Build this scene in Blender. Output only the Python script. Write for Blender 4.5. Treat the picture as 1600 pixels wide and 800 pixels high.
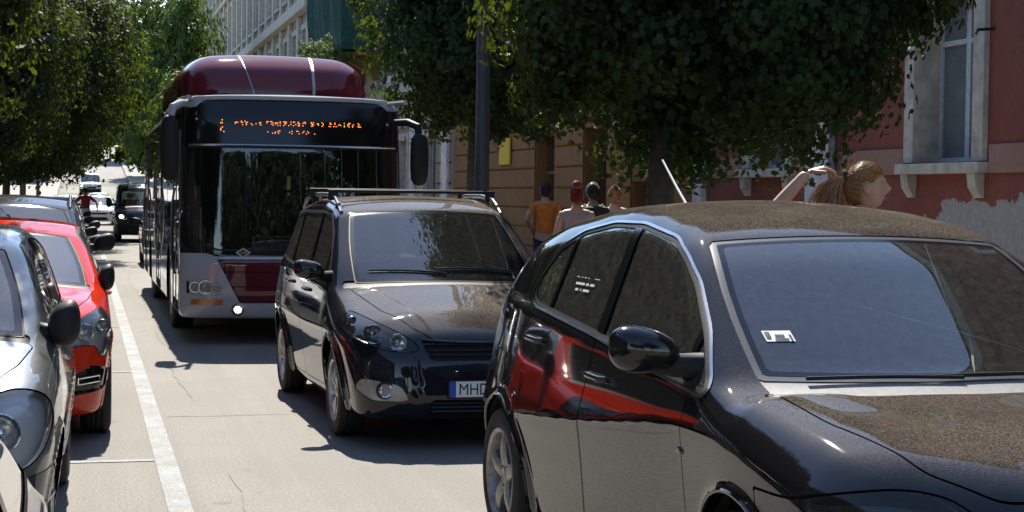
import bpy, bmesh, math, random
import numpy as np
from mathutils import Vector, Matrix
R = math.radians
random.seed(7)
rng = np.random.default_rng(7)
for o in list(bpy.data.objects):
    bpy.data.objects.remove(o)
scene = bpy.context.scene
COL = scene.collection

# ------------------------------------------------------------------ camera
cam_data = bpy.data.cameras.new("camera")
cam = bpy.data.objects.new("camera", cam_data)
COL.objects.link(cam)
cam_data.sensor_width = 36.0
cam_data.lens = 36.0 * 2650.0 / 1600.0
cam_data.clip_start = 0.05
cam_data.clip_end = 4000.0
YAW, PITCH, ROLL = R(14.2045), R(2.0274), R(0.7)
fwd = Vector((math.sin(YAW) * math.cos(PITCH), math.cos(YAW) * math.cos(PITCH), -math.sin(PITCH)))
rgt = Vector((math.cos(YAW), -math.sin(YAW), 0.0))
upv = rgt.cross(fwd)
r2 = rgt * math.cos(ROLL) + upv * math.sin(ROLL)
u2 = -rgt * math.sin(ROLL) + upv * math.cos(ROLL)
m = Matrix((r2, u2, -fwd)).transposed().to_4x4()
m.translation = Vector((0.0, 0.0, 1.70))
cam.matrix_world = m
scene.camera = cam

# ------------------------------------------------------------------ sky, sun, exposure
SUN_EL, SUN_AZ = R(49.0), R(3.5)          # azimuth from +Y towards +X
world = bpy.data.worlds.new("World")
scene.world = world
world.use_nodes = True
wn = world.node_tree
wn.nodes.clear()
wo = wn.nodes.new("ShaderNodeOutputWorld")
wb = wn.nodes.new("ShaderNodeBackground")
sk = wn.nodes.new("ShaderNodeTexSky")
sk.sky_type = 'NISHITA'
sk.sun_disc = False
sk.sun_elevation = SUN_EL
sk.sun_rotation = SUN_AZ
sk.air_density = 1.0
sk.dust_density = 0.25
sk.ozone_density = 1.6
wb.inputs[1].default_value = 0.125
wn.links.new(sk.outputs[0], wb.inputs[0])
wn.links.new(wb.outputs[0], wo.inputs[0])
sun_data = bpy.data.lights.new("sun", 'SUN')
sun_data.energy = 4.9
sun_data.angle = R(0.5)
sun_data.color = (1.0, 0.93, 0.82)
sun = bpy.data.objects.new("sun", sun_data)
COL.objects.link(sun)
sv = Vector((math.sin(SUN_AZ) * math.cos(SUN_EL), math.cos(SUN_AZ) * math.cos(SUN_EL), math.sin(SUN_EL)))
sun.rotation_euler = (-sv).to_track_quat('-Z', 'Y').to_euler()
sun.location = (0, 20, 40)
scene.view_settings.view_transform = 'Standard'
scene.view_settings.look = 'None'
scene.view_settings.gamma = 1.0
scene.view_settings.use_curve_mapping = False
scene.view_settings.exposure = 1.1
scene.render.engine = 'CYCLES'
scene.cycles.use_denoising = True
scene.cycles.max_bounces = 10
scene.cycles.transparent_max_bounces = 24
scene.cycles.glossy_bounces = 6
scene.cycles.caustics_reflective = False
scene.cycles.caustics_refractive = False
scene.cycles.sample_clamp_indirect = 6.0

# ------------------------------------------------------------------ materials
MATS = {}
class NT:
    """small node helper"""
    def __init__(self, name):
        self.m = bpy.data.materials.new(name)
        self.m.use_nodes = True
        self.t = self.m.node_tree
        self.t.nodes.clear()
        self.out = self.n("ShaderNodeOutputMaterial")
        MATS[name] = self.m
    def n(self, typ, **kw):
        nd = self.t.nodes.new(typ)
        for k, v in kw.items():
            setattr(nd, k, v)
        return nd
    def l(self, a, b):
        self.t.links.new(a, b)
    def setv(self, sock, v):
        if hasattr(v, "is_output") or isinstance(v, bpy.types.NodeSocket):
            self.l(v, sock)
        else:
            sock.default_value = v
    def noise(self, scale, detail=3.0, rough=0.55, vec=None, kind="obj"):
        nd = self.n("ShaderNodeTexNoise")
        nd.inputs["Scale"].default_value = scale
        nd.inputs["Detail"].default_value = detail
        nd.inputs["Roughness"].default_value = rough
        self.l(vec if vec is not None else self.coord(kind), nd.inputs["Vector"])
        return nd.outputs["Fac"]
    def coord(self, kind="obj"):
        if not hasattr(self, "_tc"):
            self._tc = self.n("ShaderNodeTexCoord")
            self._geo = self.n("ShaderNodeNewGeometry")
        return self._tc.outputs["Object"] if kind == "obj" else self._geo.outputs["Position"]
    def geo(self, name):
        self.coord()
        return self._geo.outputs[name]
    def ramp(self, fac, stops):
        nd = self.n("ShaderNodeValToRGB")
        el = nd.color_ramp.elements
        while len(el) < len(stops):
            el.new(0.5)
        for e, (p, c) in zip(el, stops):
            e.position = p
            e.color = (c, c, c, 1) if not hasattr(c, "__len__") else (c[0], c[1], c[2], 1)
        self.l(fac, nd.inputs[0])
        return nd.outputs[0]
    def math(self, op, a, b=0.0, c=0.0, clamp=False):
        nd = self.n("ShaderNodeMath", operation=op, use_clamp=clamp)
        self.setv(nd.inputs[0], a)
        self.setv(nd.inputs[1], b)
        if len(nd.inputs) > 2:
            self.setv(nd.inputs[2], c)
        return nd.outputs[0]
    def mixc(self, fac, a, b, mode='MIX'):
        nd = self.n("ShaderNodeMix", data_type='RGBA', blend_type=mode)
        self.setv(nd.inputs[0], fac)
        for k, v in ((6, a), (7, b)):
            if isinstance(v, tuple):
                v = (v[0], v[1], v[2], 1)
            self.setv(nd.inputs[k], v)
        return nd.outputs[2]
    def sep(self, vec):
        nd = self.n("ShaderNodeSeparateXYZ")
        self.l(vec, nd.inputs[0])
        return nd.outputs
    def bump(self, h, strength=0.3, dist=0.01):
        nd = self.n("ShaderNodeBump")
        nd.inputs["Strength"].default_value = strength
        nd.inputs["Distance"].default_value = dist
        self.l(h, nd.inputs["Height"])
        return nd.outputs[0]
    def bsdf(self, col, rough=0.5, metal=0.0, spec=0.5, coat=0.0, normal=None, trans=0.0, emit=None, es=0.0):
        b = self.n("ShaderNodeBsdfPrincipled")
        if isinstance(col, tuple):
            col = (col[0], col[1], col[2], 1)
        self.setv(b.inputs["Base Color"], col)
        self.setv(b.inputs["Roughness"], rough)
        self.setv(b.inputs["Metallic"], metal)
        self.setv(b.inputs["Specular IOR Level"], spec)
        self.setv(b.inputs["Coat Weight"], coat)
        b.inputs["Coat Roughness"].default_value = 0.03
        if normal is not None:
            self.l(normal, b.inputs["Normal"])
        if emit is not None:
            b.inputs["Emission Color"].default_value = (emit[0], emit[1], emit[2], 1)
            b.inputs["Emission Strength"].default_value = es
        return b.outputs[0]
    def mixs(self, fac, a, b):
        nd = self.n("ShaderNodeMixShader")
        self.setv(nd.inputs[0], fac)
        self.l(a, nd.inputs[1])
        self.l(b, nd.inputs[2])
        return nd.outputs[0]
    def done(self, sh):
        self.l(sh, self.out.inputs[0])
        return self.m

def plain(name, col, rough=0.5, metal=0.0, spec=0.5, coat=0.0, var=0.0, vscale=8.0, bump=0.0):
    t = NT(name)
    c = col
    nrm = None
    if var > 0:
        f = t.noise(vscale, 5.0, 0.6)
        c = t.mixc(t.ramp(f, [(0.3, 0.0), (0.7, 1.0)]), tuple(v * (1 - var) for v in col), tuple(min(1, v * (1 + var)) for v in col))
        if bump > 0:
            nrm = t.bump(f, bump, 0.01)
    return t.done(t.bsdf(c, rough, metal, spec, coat, nrm))

def paint(name, col, dust=0.35, metal=0.0, rough=0.5, flake=True, dustcol=(0.29, 0.24, 0.18)):
    """clear-coated car paint; dust has settled on what faces up; dark headliner inside"""
    t = NT(name)
    c = col
    if flake:
        f = t.noise(900.0, 1.0)
        c = t.mixc(t.ramp(f, [(0.35, 0.0), (0.65, 1.0)]), tuple(v * 0.75 for v in col), tuple(min(1, v * 1.3) for v in col))
    body = t.bsdf(c, rough, metal, 0.0 if metal < 0.4 else 0.4, 1.0)
    nz = t.sep(t.geo("Normal"))[2]
    up = t.n("ShaderNodeMapRange", interpolation_type='SMOOTHSTEP')
    t.l(nz, up.inputs[0])
    up.inputs[1].default_value = 0.72
    up.inputs[2].default_value = 1.0
    fine = t.noise(130.0, 5.0, 0.8)
    big = t.noise(2.3, 4.0, 0.6)
    spk = t.ramp(fine, [(0.42, 0.12), (0.66, 1.0)])
    blot = t.ramp(big, [(0.3, 0.55), (0.7, 1.0)])
    d = t.math('MULTIPLY', t.math('MULTIPLY', up.outputs[0], spk), blot)
    d = t.math('MULTIPLY', d, dust)
    side = t.math('MULTIPLY', t.ramp(fine, [(0.50, 0.0), (0.72, 1.0)]), dust * 0.02)
    d = t.math('ADD', d, side, clamp=True)
    df = t.n("ShaderNodeBsdfDiffuse")
    df.inputs[0].default_value = (*dustcol, 1)
    outer = t.mixs(d, body, df.outputs[0])
    inn = t.n("ShaderNodeBsdfDiffuse")
    inn.inputs[0].default_value = (0.05, 0.05, 0.052, 1)
    return t.done(t.mixs(t.geo("Backfacing"), outer, inn.outputs[0]))

def glass(name, tint=(0.55, 0.66, 0.62), dust=0.06, rough=0.0, ior=1.55, spec=1.0, mul=1.8, film=(0.62, 0.60, 0.55)):
    t = NT(name)
    tr = t.n("ShaderNodeBsdfTransparent")
    tr.inputs[0].default_value = (*tint, 1)
    gl = t.n("ShaderNodeBsdfGlossy")
    gl.inputs["Roughness"].default_value = rough
    gl.inputs[0].default_value = (spec, spec, spec, 1)
    fr = t.n("ShaderNodeFresnel")
    fr.inputs[0].default_value = ior
    fac = t.math('MULTIPLY', fr.outputs[0], mul, clamp=True)
    a = t.mixs(fac, tr.outputs[0], gl.outputs[0])
    if dust > 0:
        f1 = t.noise(26.0, 6.0, 0.75)
        f2 = t.noise(220.0, 2.0, 0.7)
        d = t.math('MULTIPLY', t.ramp(f1, [(0.35, 0.35), (0.7, 1.0)]), t.ramp(f2, [(0.45, 0.35), (0.75, 1.0)]))
        d = t.math('MULTIPLY', d, dust)
        df = t.n("ShaderNodeBsdfDiffuse")
        df.inputs[0].default_value = (*film, 1)
        a = t.mixs(d, a, df.outputs[0])
    return t.done(a)

def emit(name, col, s):
    t = NT(name)
    e = t.n("ShaderNodeEmission")
    e.inputs[0].default_value = (*col, 1)
    e.inputs[1].default_value = s
    return t.done(e.outputs[0])

def leafmat(name, c0, c1, c2):
    t = NT(name)
    big = t.noise(1.1, 3.0, 0.6)
    small = t.n("ShaderNodeAttribute", attribute_name="tone").outputs["Fac"]
    c = t.mixc(small, c0, c1)
    c = t.mixc(t.ramp(big, [(0.35, 0.0), (0.7, 0.6)]), c, c2)
    b = t.bsdf(c, 0.6, 0.0, 0.15)
    tl = t.n("ShaderNodeBsdfTranslucent")
    t.l(t.mixc(0.75, c, (0.27, 0.38, 0.02)), tl.inputs[0])
    return t.done(t.mixs(0.17, b, tl.outputs[0]))

plain("black_plastic", (0.018, 0.018, 0.019), 0.55, spec=0.2, var=0.25, vscale=60)
plain("gloss_black", (0.008, 0.008, 0.009), 0.12)
plain("rubber", (0.016, 0.016, 0.017), 0.8, var=0.4, vscale=30)
plain("grey_plastic", (0.17, 0.17, 0.17), 0.55, var=0.2, vscale=40)
plain("trim_grey", (0.07, 0.07, 0.072), 0.32)
plain("lamp_grey", (0.70, 0.69, 0.66), 0.35)
plain("seam", (0.004, 0.004, 0.004), 0.9)
plain("cabin", (0.02, 0.02, 0.021), 0.85, var=0.3, vscale=25)
plain("seat_fabric", (0.035, 0.035, 0.038), 0.95, var=0.4, vscale=90)
plain("chrome", (0.75, 0.75, 0.76), 0.14, 1.0)
plain("satin_metal", (0.42, 0.42, 0.43), 0.22, 1.0, var=0.15)
plain("alloy", (0.42, 0.42, 0.43), 0.32, 0.85, var=0.25, vscale=20)
plain("alloy_dull", (0.36, 0.35, 0.34), 0.45, 0.6, var=0.3, vscale=20)
plain("dark_metal", (0.05, 0.05, 0.055), 0.4, 0.6, var=0.3)
plain("paper", (0.72, 0.74, 0.70), 0.7)
plain("green_paper", (0.68, 0.90, 0.72), 0.7)
plain("plate_white", (0.78, 0.78, 0.76), 0.4, var=0.06, vscale=30)
plain("plate_blue", (0.02, 0.08, 0.42), 0.4)
plain("plate_black", (0.012, 0.012, 0.012), 0.5)
plain("orange_lens", (0.55, 0.12, 0.02), 0.15, coat=1.0)
plain("red_lens", (0.35, 0.01, 0.012), 0.12, coat=1.0)
plain("red_plastic", (0.40, 0.02, 0.02), 0.4)
emit("lamp_lit", (1.0, 0.97, 0.9), 9.0)
emit("led_orange", (1.0, 0.24, 0.03), 1.7)
glass("windshield_glass", (0.62, 0.72, 0.70), 0.07)
glass("windshield_dusty", (0.60, 0.72, 0.70), 0.11)
glass("side_glass", (0.40, 0.50, 0.46), 0.13)
glass("clear_lens", (0.93, 0.94, 0.94), 0.04, mul=0.9)
glass("bus_glass", (0.40, 0.48, 0.45), 0.03)
glass("dark_glass", (0.10, 0.12, 0.12), 0.02)
glass("house_glass", (0.86, 0.90, 0.93), 0.03)
glass("lightened_glass", (0.80, 0.86, 0.90), 0.75, film=(0.42, 0.50, 0.55))  # pale bluish film put in to brighten panes whose curtains sit in shade
paint("paint_black", (0.008, 0.0075, 0.009), dust=0.50)
paint("paint_charcoal", (0.010, 0.011, 0.015), dust=0.85, metal=0.0)
paint("paint_red", (0.56, 0.030, 0.008), dust=0.06)
paint("paint_silver", (0.12, 0.123, 0.123), dust=0.08, metal=0.5, rough=0.4)
paint("paint_grey", (0.10, 0.12, 0.145), dust=0.30, metal=0.5)
paint("paint_slate", (0.035, 0.042, 0.052), dust=0.2, metal=0.0)
paint("paint_white", (0.72, 0.72, 0.70), dust=0.10, flake=False)
paint("paint_blue", (0.03, 0.06, 0.14), dust=0.2)
paint("paint_maroon", (0.105, 0.012, 0.020), dust=0.12, flake=False)
paint("paint_bus_grey", (0.40, 0.41, 0.43), dust=0.06, flake=False)
paint("paint_bus_black", (0.010, 0.011, 0.012), dust=0.10, flake=False)
paint("paint_darkred", (0.11, 0.012, 0.012), dust=0.15)

# ------------------------------------------------------------------ objects and meshes
def link(o, parent=None):
    COL.objects.link(o)
    if parent is not None:
        o.parent = parent
    return o

def tag(o, label=None, cat=None, group=None, kind=None):
    for k, v in (("label", label), ("category", cat), ("group", group), ("kind", kind)):
        if v:
            o[k] = v
    return o

def empty(name, loc=(0, 0, 0), rz=0.0, label=None, cat=None, group=None):
    o = bpy.data.objects.new(name, None)
    o.empty_display_size = 0.2
    o.location = loc
    o.rotation_euler = (0, 0, rz)
    link(o)
    return tag(o, label, cat, group)

def mesh_obj(name, V, F, mat, parent=None, smooth=False, normals=None):
    me = bpy.data.meshes.new(name)
    V = np.asarray(V, dtype=np.float32)
    if isinstance(F, np.ndarray) and F.ndim == 2:
        n, k = F.shape
        me.vertices.add(len(V))
        me.vertices.foreach_set("co", V.ravel())
        me.loops.add(n * k)
        me.loops.foreach_set("vertex_index", F.astype(np.int32).ravel())
        me.polygons.add(n)
        me.polygons.foreach_set("loop_start", np.arange(0, n * k, k, dtype=np.int32))
        me.update(calc_edges=True)
    else:
        me.from_pydata([tuple(map(float, v)) for v in V], [], [tuple(int(i) for i in f) for f in F])
        me.update()
    if mat is not None:
        me.materials.append(MATS[mat] if isinstance(mat, str) else mat)
    if smooth or normals is not None:
        me.polygons.foreach_set("use_smooth", np.ones(len(me.polygons), dtype=bool))
    if normals is not None:
        me.normals_split_custom_set_from_vertices([tuple(map(float, n)) for n in normals])
    o = bpy.data.objects.new(name, me)
    return link(o, parent)

def copy_tree(o, parent=None):
    c = o.copy()
    link(c)
    c.parent = parent
    for ch in o.children:
        copy_tree(ch, c)
    return c

class MB:
    """collects shapes of ONE piece and links them as one mesh"""
    def __init__(self):
        self.v, self.f = [], []
    def add(self, vs, fs):
        b = len(self.v)
        self.v += [tuple(x) for x in vs]
        self.f += [tuple(i + b for i in f) for f in fs]
        return self
    def box(self, x0, x1, y0, y1, z0, z1, bev=0.0):
        if bev <= 0:
            vs = [(x, y, z) for z in (z0, z1) for y in (y0, y1) for x in (x0, x1)]
            fs = [(0, 2, 3, 1), (4, 5, 7, 6), (0, 1, 5, 4), (2, 6, 7, 3), (0, 4, 6, 2), (1, 3, 7, 5)]
            return self.add(vs, fs)
        bm = bmesh.new()
        bmesh.ops.create_cube(bm, size=1.0)
        for v in bm.verts:
            v.co = Vector(((x0 + x1) / 2 + v.co.x * (x1 - x0), (y0 + y1) / 2 + v.co.y * (y1 - y0), (z0 + z1) / 2 + v.co.z * (z1 - z0)))
        bmesh.ops.bevel(bm, geom=bm.edges[:], offset=bev, segments=2, affect='EDGES', profile=0.5)
        bm.verts.index_update()
        self.add([v.co[:] for v in bm.verts], [[v.index for v in f.verts] for f in bm.faces])
        bm.free()
        return self
    def tube(self, pts, rad, n=8, cap=True):
        pts = [Vector(p) for p in pts]
        rs = rad if hasattr(rad, "__len__") else [rad] * len(pts)
        rings = []
        up = None
        for i, p in enumerate(pts):
            d = (pts[min(i + 1, len(pts) - 1)] - pts[max(i - 1, 0)]).normalized()
            if up is None:
                up = Vector((0, 0, 1)) if abs(d.z) < 0.9 else Vector((1, 0, 0))
            a = d.cross(up).normalized()
            b = a.cross(d).normalized()
            up = b
            rings.append([p + (a * math.cos(2 * math.pi * k / n) + b * math.sin(2 * math.pi * k / n)) * rs[i] for k in range(n)])
        vs = [q for r_ in rings for q in r_]
        fs = []
        for i in range(len(rings) - 1):
            for k in range(n):
                a0, a1 = i * n + k, i * n + (k + 1) % n
                fs.append((a0, a0 + n, a1 + n, a1))
        if cap:
            fs.append(tuple(range(n)))
            fs.append(tuple(reversed(range((len(rings) - 1) * n, len(rings) * n))))
        return self.add(vs, fs)
    def lathe(self, prof, axis='x', n=32, center=(0, 0, 0), close=False):
        """prof: (axial, radius) list"""
        vs, fs = [], []
        for a, r_ in prof:
            for k in range(n):
                t = 2 * math.pi * k / n
                c, s = math.cos(t) * r_, math.sin(t) * r_
                p = {'x': (a, c, s), 'y': (c, a, s), 'z': (c, s, a)}[axis]
                vs.append((p[0] + center[0], p[1] + center[1], p[2] + center[2]))
        m_ = len(prof)
        for i in range(m_ if close else m_ - 1):
            j = (i + 1) % m_
            for k in range(n):
                k2 = (k + 1) % n
                fs.append((i * n + k, i * n + k2, j * n + k2, j * n + k))
        return self.add(vs, fs)
    def prism(self, poly, axis, a0, a1):
        """poly of (u, v) extruded along axis"""
        n = len(poly)
        def P(u, v, a):
            return {'x': (a, u, v), 'y': (u, a, v), 'z': (u, v, a)}[axis]
        vs = [P(u, v, a0) for u, v in poly] + [P(u, v, a1) for u, v in poly]
        fs = [tuple(range(n)), tuple(reversed(range(n, 2 * n)))]
        for i in range(n):
            j = (i + 1) % n
            fs.append((i, i + n, j + n, j))
        return self.add(vs, fs)
    def ellip(self, c, r_, n=12, m_=8, e=1.0):
        vs, fs = [], []
        for i in range(m_ + 1):
            ph = -math.pi / 2 + math.pi * i / m_
            for k in range(n):
                t = 2 * math.pi * k / n
                def sp(v):
                    return math.copysign(abs(v) ** e, v)
                vs.append((c[0] + r_[0] * sp(math.cos(ph)) * sp(math.cos(t)), c[1] + r_[1] * sp(math.cos(ph)) * sp(math.sin(t)), c[2] + r_[2] * sp(math.sin(ph))))
        for i in range(m_):
            for k in range(n):
                k2 = (k + 1) % n
                fs.append((i * n + k, i * n + k2, (i + 1) * n + k2, (i + 1) * n + k))
        return self.add(vs, fs)
    def build(self, name, mat, parent=None, smooth=False, fix=True):
        o = mesh_obj(name, self.v, self.f, mat, parent, False)
        bm = bmesh.new()
        bm.from_mesh(o.data)
        bmesh.ops.remove_doubles(bm, verts=bm.verts, dist=1e-5)
        if fix:
            bmesh.ops.recalc_face_normals(bm, faces=bm.faces)
        bm.to_mesh(o.data)
        bm.free()
        if smooth:
            o.data.polygons.foreach_set("use_smooth", np.ones(len(o.data.polygons), dtype=bool))
            o.data.set_sharp_from_angle(angle=R(38))
        return o

def text_obj(name, s, size, mat, parent, loc, rot, depth=0.002, sx=1.0):
    cu = bpy.data.curves.new(name, 'FONT')
    cu.body = s
    cu.size = size
    cu.extrude = depth
    cu.offset = 0.0
    o = bpy.data.objects.new(name, cu)
    COL.objects.link(o)
    dg = bpy.context.evaluated_depsgraph_get()
    me = bpy.data.meshes.new_from_object(o.evaluated_get(dg))
    bpy.data.objects.remove(o)
    me.materials.clear()
    me.materials.append(MATS[mat])
    o = bpy.data.objects.new(name, me)
    link(o, parent)
    o.location = loc
    o.rotation_euler = rot
    o.scale = (sx, 1, 1)
    return o

# ------------------------------------------------------------------ smooth bodies (implicit shell, meshed and cut into panels)
def table(pts, sig=0.0):
    p = np.array(pts, float)
    g = np.arange(p[0, 0] - 0.6, p[-1, 0] + 0.6, 0.005)
    v = np.interp(g, p[:, 0], p[:, 1])
    if sig > 0:
        n = int(3 * sig / 0.005)
        k = np.exp(-0.5 * (np.arange(-n, n + 1) * 0.005 / sig) ** 2)
        v = np.convolve(np.pad(v, n, mode='edge'), k / k.sum(), mode='valid')
    return lambda s: np.interp(s, g, v)

def smax(a, b, k):
    h = np.maximum(k - np.abs(a - b), 0.0) / k
    return np.maximum(a, b) + h * h * k * 0.25

def splus(x, k):
    return 0.5 * (x + np.sqrt(x * x + k * k))

def sstep(x, a, b):
    t = np.clip((x - a) / (b - a), 0, 1)
    return t * t * (3 - 2 * t)

def chaikin(poly, it=2, keep=()):
    p = [tuple(q) for q in poly]
    for _ in range(it):
        o = []
        for i in range(len(p)):
            a, b = p[i], p[(i + 1) % len(p)]
            o += [(0.75 * a[0] + 0.25 * b[0], 0.75 * a[1] + 0.25 * b[1]), (0.25 * a[0] + 0.75 * b[0], 0.25 * a[1] + 0.75 * b[1])]
        p = o
    return p

def soft(poly, r_=0.06):
    """round the corners of a polygon, edges kept"""
    o = []
    n = len(poly)
    for i in range(n):
        a, b, c = (np.array(poly[(i + k) % n], float) for k in (-1, 0, 1))
        d1, d2 = np.linalg.norm(a - b), np.linalg.norm(c - b)
        q1 = b + (a - b) * min(r_ / d1, 0.45)
        q2 = b + (c - b) * min(r_ / d2, 0.45)
        for t in (0, 0.25, 0.5, 0.75, 1):
            o.append(tuple((1 - t) ** 2 * q1 + 2 * t * (1 - t) * b + t * t * q2))
    return o

def poly_sd(u, v, poly, far=0.25):
    P = np.array(poly, float)
    out = np.full(u.shape, far)
    sel = (u > P[:, 0].min() - far) & (u < P[:, 0].max() + far) & (v > P[:, 1].min() - far) & (v < P[:, 1].max() + far)
    if not sel.any():
        return out
    pu, pv = u[sel], v[sel]
    d2 = np.full(pu.shape, 1e9)
    ins = np.zeros(pu.shape, bool)
    n = len(P)
    for i in range(n):
        ax, ay = P[i]
        bx, by = P[(i + 1) % n]
        ex, ey = bx - ax, by - ay
        l2 = ex * ex + ey * ey
        if l2 < 1e-12:
            continue
        t = np.clip(((pu - ax) * ex + (pv - ay) * ey) / l2, 0, 1)
        d2 = np.minimum(d2, (pu - ax - t * ex) ** 2 + (pv - ay - t * ey) ** 2)
        c = (ay > pv) != (by > pv)
        if abs(ey) > 1e-12:
            ins ^= c & (pu < ex * (pv - ay) / ey + ax)
    d = np.sqrt(d2)
    out[sel] = np.minimum(np.where(ins, -d, d), far)
    return out

class Shell:
    def __init__(self, sp):
        self.sp = sp
        self.top = table(sp["top"], sp.get("top_sig", 0.045))
        self.belt = table(sp["belt"], 0.2)
        self.crease = table(sp["crease"], 0.2)
        self.plan = table(sp["plan"], 0.12)
        self.nose = table(sp["nose"], 0.03)
        self.tail = table(sp["tail"], 0.03)
        self.crown = table(sp["crown"], 0.15)
        self.kst = table(sp.get("kst", [(0, 0.12), (5, 0.12)]), 0.2)
    def F(self, x, s, z):
        sp = self.sp
        ax = np.abs(x)
        L, hw = sp["L"], sp["hw"]
        dz = z - self.crease(s)
        off = -sp["up"] * splus(dz, sp.get("csharp", 0.02)) - sp["dn"] * splus(-dz, sp.get("csharp", 0.02)) - sp.get("dn2", 0.05) * np.clip(-dz, 0, 1) ** 2
        zeta = z - self.belt(s)
        off = off - sp["step"] * sstep(zeta, -0.03, 0.03) - (sp["tum"] - sp["up"]) * splus(zeta, 0.03)
        for c in sp["wheels"]:
            rr = np.hypot(s - c, z - sp["wr"])
            off = off + sp.get("flare", 0.014) * np.exp(-((rr - sp["ar"] - 0.012) / 0.032) ** 2)
            off = off + sp.get("bulge", 0.0) * np.exp(-((rr - sp["ar"]) / 0.16) ** 2)
        if "extra" in sp:
            off = off + sp["extra"](s, z)
        f = ax - (self.plan(s) + off)
        kx = sp.get("kx", 0.22) * sstep(s, 0.5, 1.2) * (1 - sstep(s, L * 0.5, L * 0.75))
        T = self.top(s - kx * x * x) - self.crown(s) * x * x
        if "topextra" in sp:
            T = T + sp["topextra"](ax, s)
        f = smax(f, z - T, self.kst(s))
        u = ax / hw
        fr = self.nose(z) + sp["pa"] * u ** 2 + sp["pb"] * u ** 6 - s
        if "noseextra" in sp:
            fr = fr + sp["noseextra"](ax, z)
        f = smax(f, fr, sp.get("kf", 0.10))
        re = s - (L - self.tail(z)) + sp.get("ra", 0.12) * u ** 2 + sp.get("rb", 0.2) * u ** 6
        f = smax(f, re, sp.get("kr", 0.12))
        f = smax(f, sp["zb"] - z, 0.06)
        return f
    def mesh(self, nth=180, ds=0.025, nfan=42):
        sp = self.sp
        L, cz = sp["L"], sp.get("cz", 0.62)
        s0, s1 = sp.get("core", (0.85, L - 0.75))
        th = np.linspace(0, 2 * np.pi, nth, endpoint=False)
        rows = []
        for a in np.linspace(np.pi / 2, 0, nfan, endpoint=False):
            rows.append((s0, a, -1))
        for s in np.linspace(s0, s1, max(2, int((s1 - s0) / ds))):
            rows.append((s, 0.0, 0))
        for a in np.linspace(0, np.pi / 2, nfan + 1)[1:]:
            rows.append((s1, a, 1))
        rows[0] = (s0, np.pi / 2 - 0.004, -1)
        rows[-1] = (s1, np.pi / 2 - 0.004, 1)
        RS = np.array(rows)
        n = len(rows)
        C = np.zeros((n, nth, 3))
        D = np.zeros((n, nth, 3))
        C[..., 1] = RS[:, None, 0]
        C[..., 2] = cz
        ca, sa = np.cos(RS[:, 1])[:, None], (np.sin(RS[:, 1]) * RS[:, 2])[:, None]
        D[..., 0] = ca * np.sin(th)[None, :]
        D[..., 2] = ca * np.cos(th)[None, :]
        D[..., 1] = sa
        C = C.reshape(-1, 3)
        D = D.reshape(-1, 3)
        lo = np.zeros(len(C))
        hi = np.full(len(C), sp.get("tmax", 2.6))
        for _ in range(26):
            mid = 0.5 * (lo + hi)
            P = C + D * mid[:, None]
            ins = self.F(P[:, 0], P[:, 1], P[:, 2]) < 0
            lo = np.where(ins, mid, lo)
            hi = np.where(ins, hi, mid)
        V = C + D * lo[:, None]
        i, j = np.meshgrid(np.arange(n - 1), np.arange(nth), indexing='ij')
        j2 = (j + 1) % nth
        a, b, c, d = (i * nth + j).ravel(), (i * nth + j2).ravel(), ((i + 1) * nth + j2).ravel(), ((i + 1) * nth + j).ravel()
        T = np.concatenate([np.stack([a, c, b], 1), np.stack([a, d, c], 1),
                            np.stack([np.zeros(nth - 2, int), np.arange(1, nth - 1), np.arange(2, nth)], 1),
                            np.stack([np.full(nth - 2, (n - 1) * nth), (n - 1) * nth + np.arange(2, nth), (n - 1) * nth + np.arange(1, nth - 1)], 1)])
        e = 0.006
        N = np.zeros_like(V)
        for k in range(3):
            dp = np.zeros(3)
            dp[k] = e
            p, q = V + dp, V - dp
            N[:, k] = self.F(p[:, 0], p[:, 1], p[:, 2]) - self.F(q[:, 0], q[:, 1], q[:, 2])
        N /= np.maximum(np.linalg.norm(N, axis=1), 1e-9)[:, None]
        fn = np.cross(V[T[:, 1]] - V[T[:, 0]], V[T[:, 2]] - V[T[:, 0]])
        if (np.einsum('ij,ij->i', fn, N[T[:, 0]]) < 0).mean() > 0.5:
            T = T[:, ::-1]
        return V, N, T
    def snap(self, x, z, s0=-0.2, s1=1.5):
        """s of the front surface at (x, z)"""
        ss = np.linspace(s0, s1, 800)
        f = self.F(np.full(800, x), ss, np.full(800, z))
        k = np.argmax(f < 0)
        return float(ss[k])
    def snapx(self, s, z):
        xs = np.linspace(0.2, 1.6, 1400)
        f = self.F(xs, np.full(1400, s), np.full(1400, z))
        return float(xs[np.argmax(f > 0)])
    def snapz(self, x, s):
        zs = np.linspace(4.0, 0.3, 3000)
        f = self.F(np.full(3000, x), np.full(3000, s), zs)
        return float(zs[np.argmax(f < 0)])

def compact(V, N, T):
    if len(T) == 0:
        return np.zeros((0, 3)), np.zeros((0, 3)), np.zeros((0, 3), int)
    u, inv = np.unique(T, return_inverse=True)
    return V[u], N[u], inv.reshape(T.shape)

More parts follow.
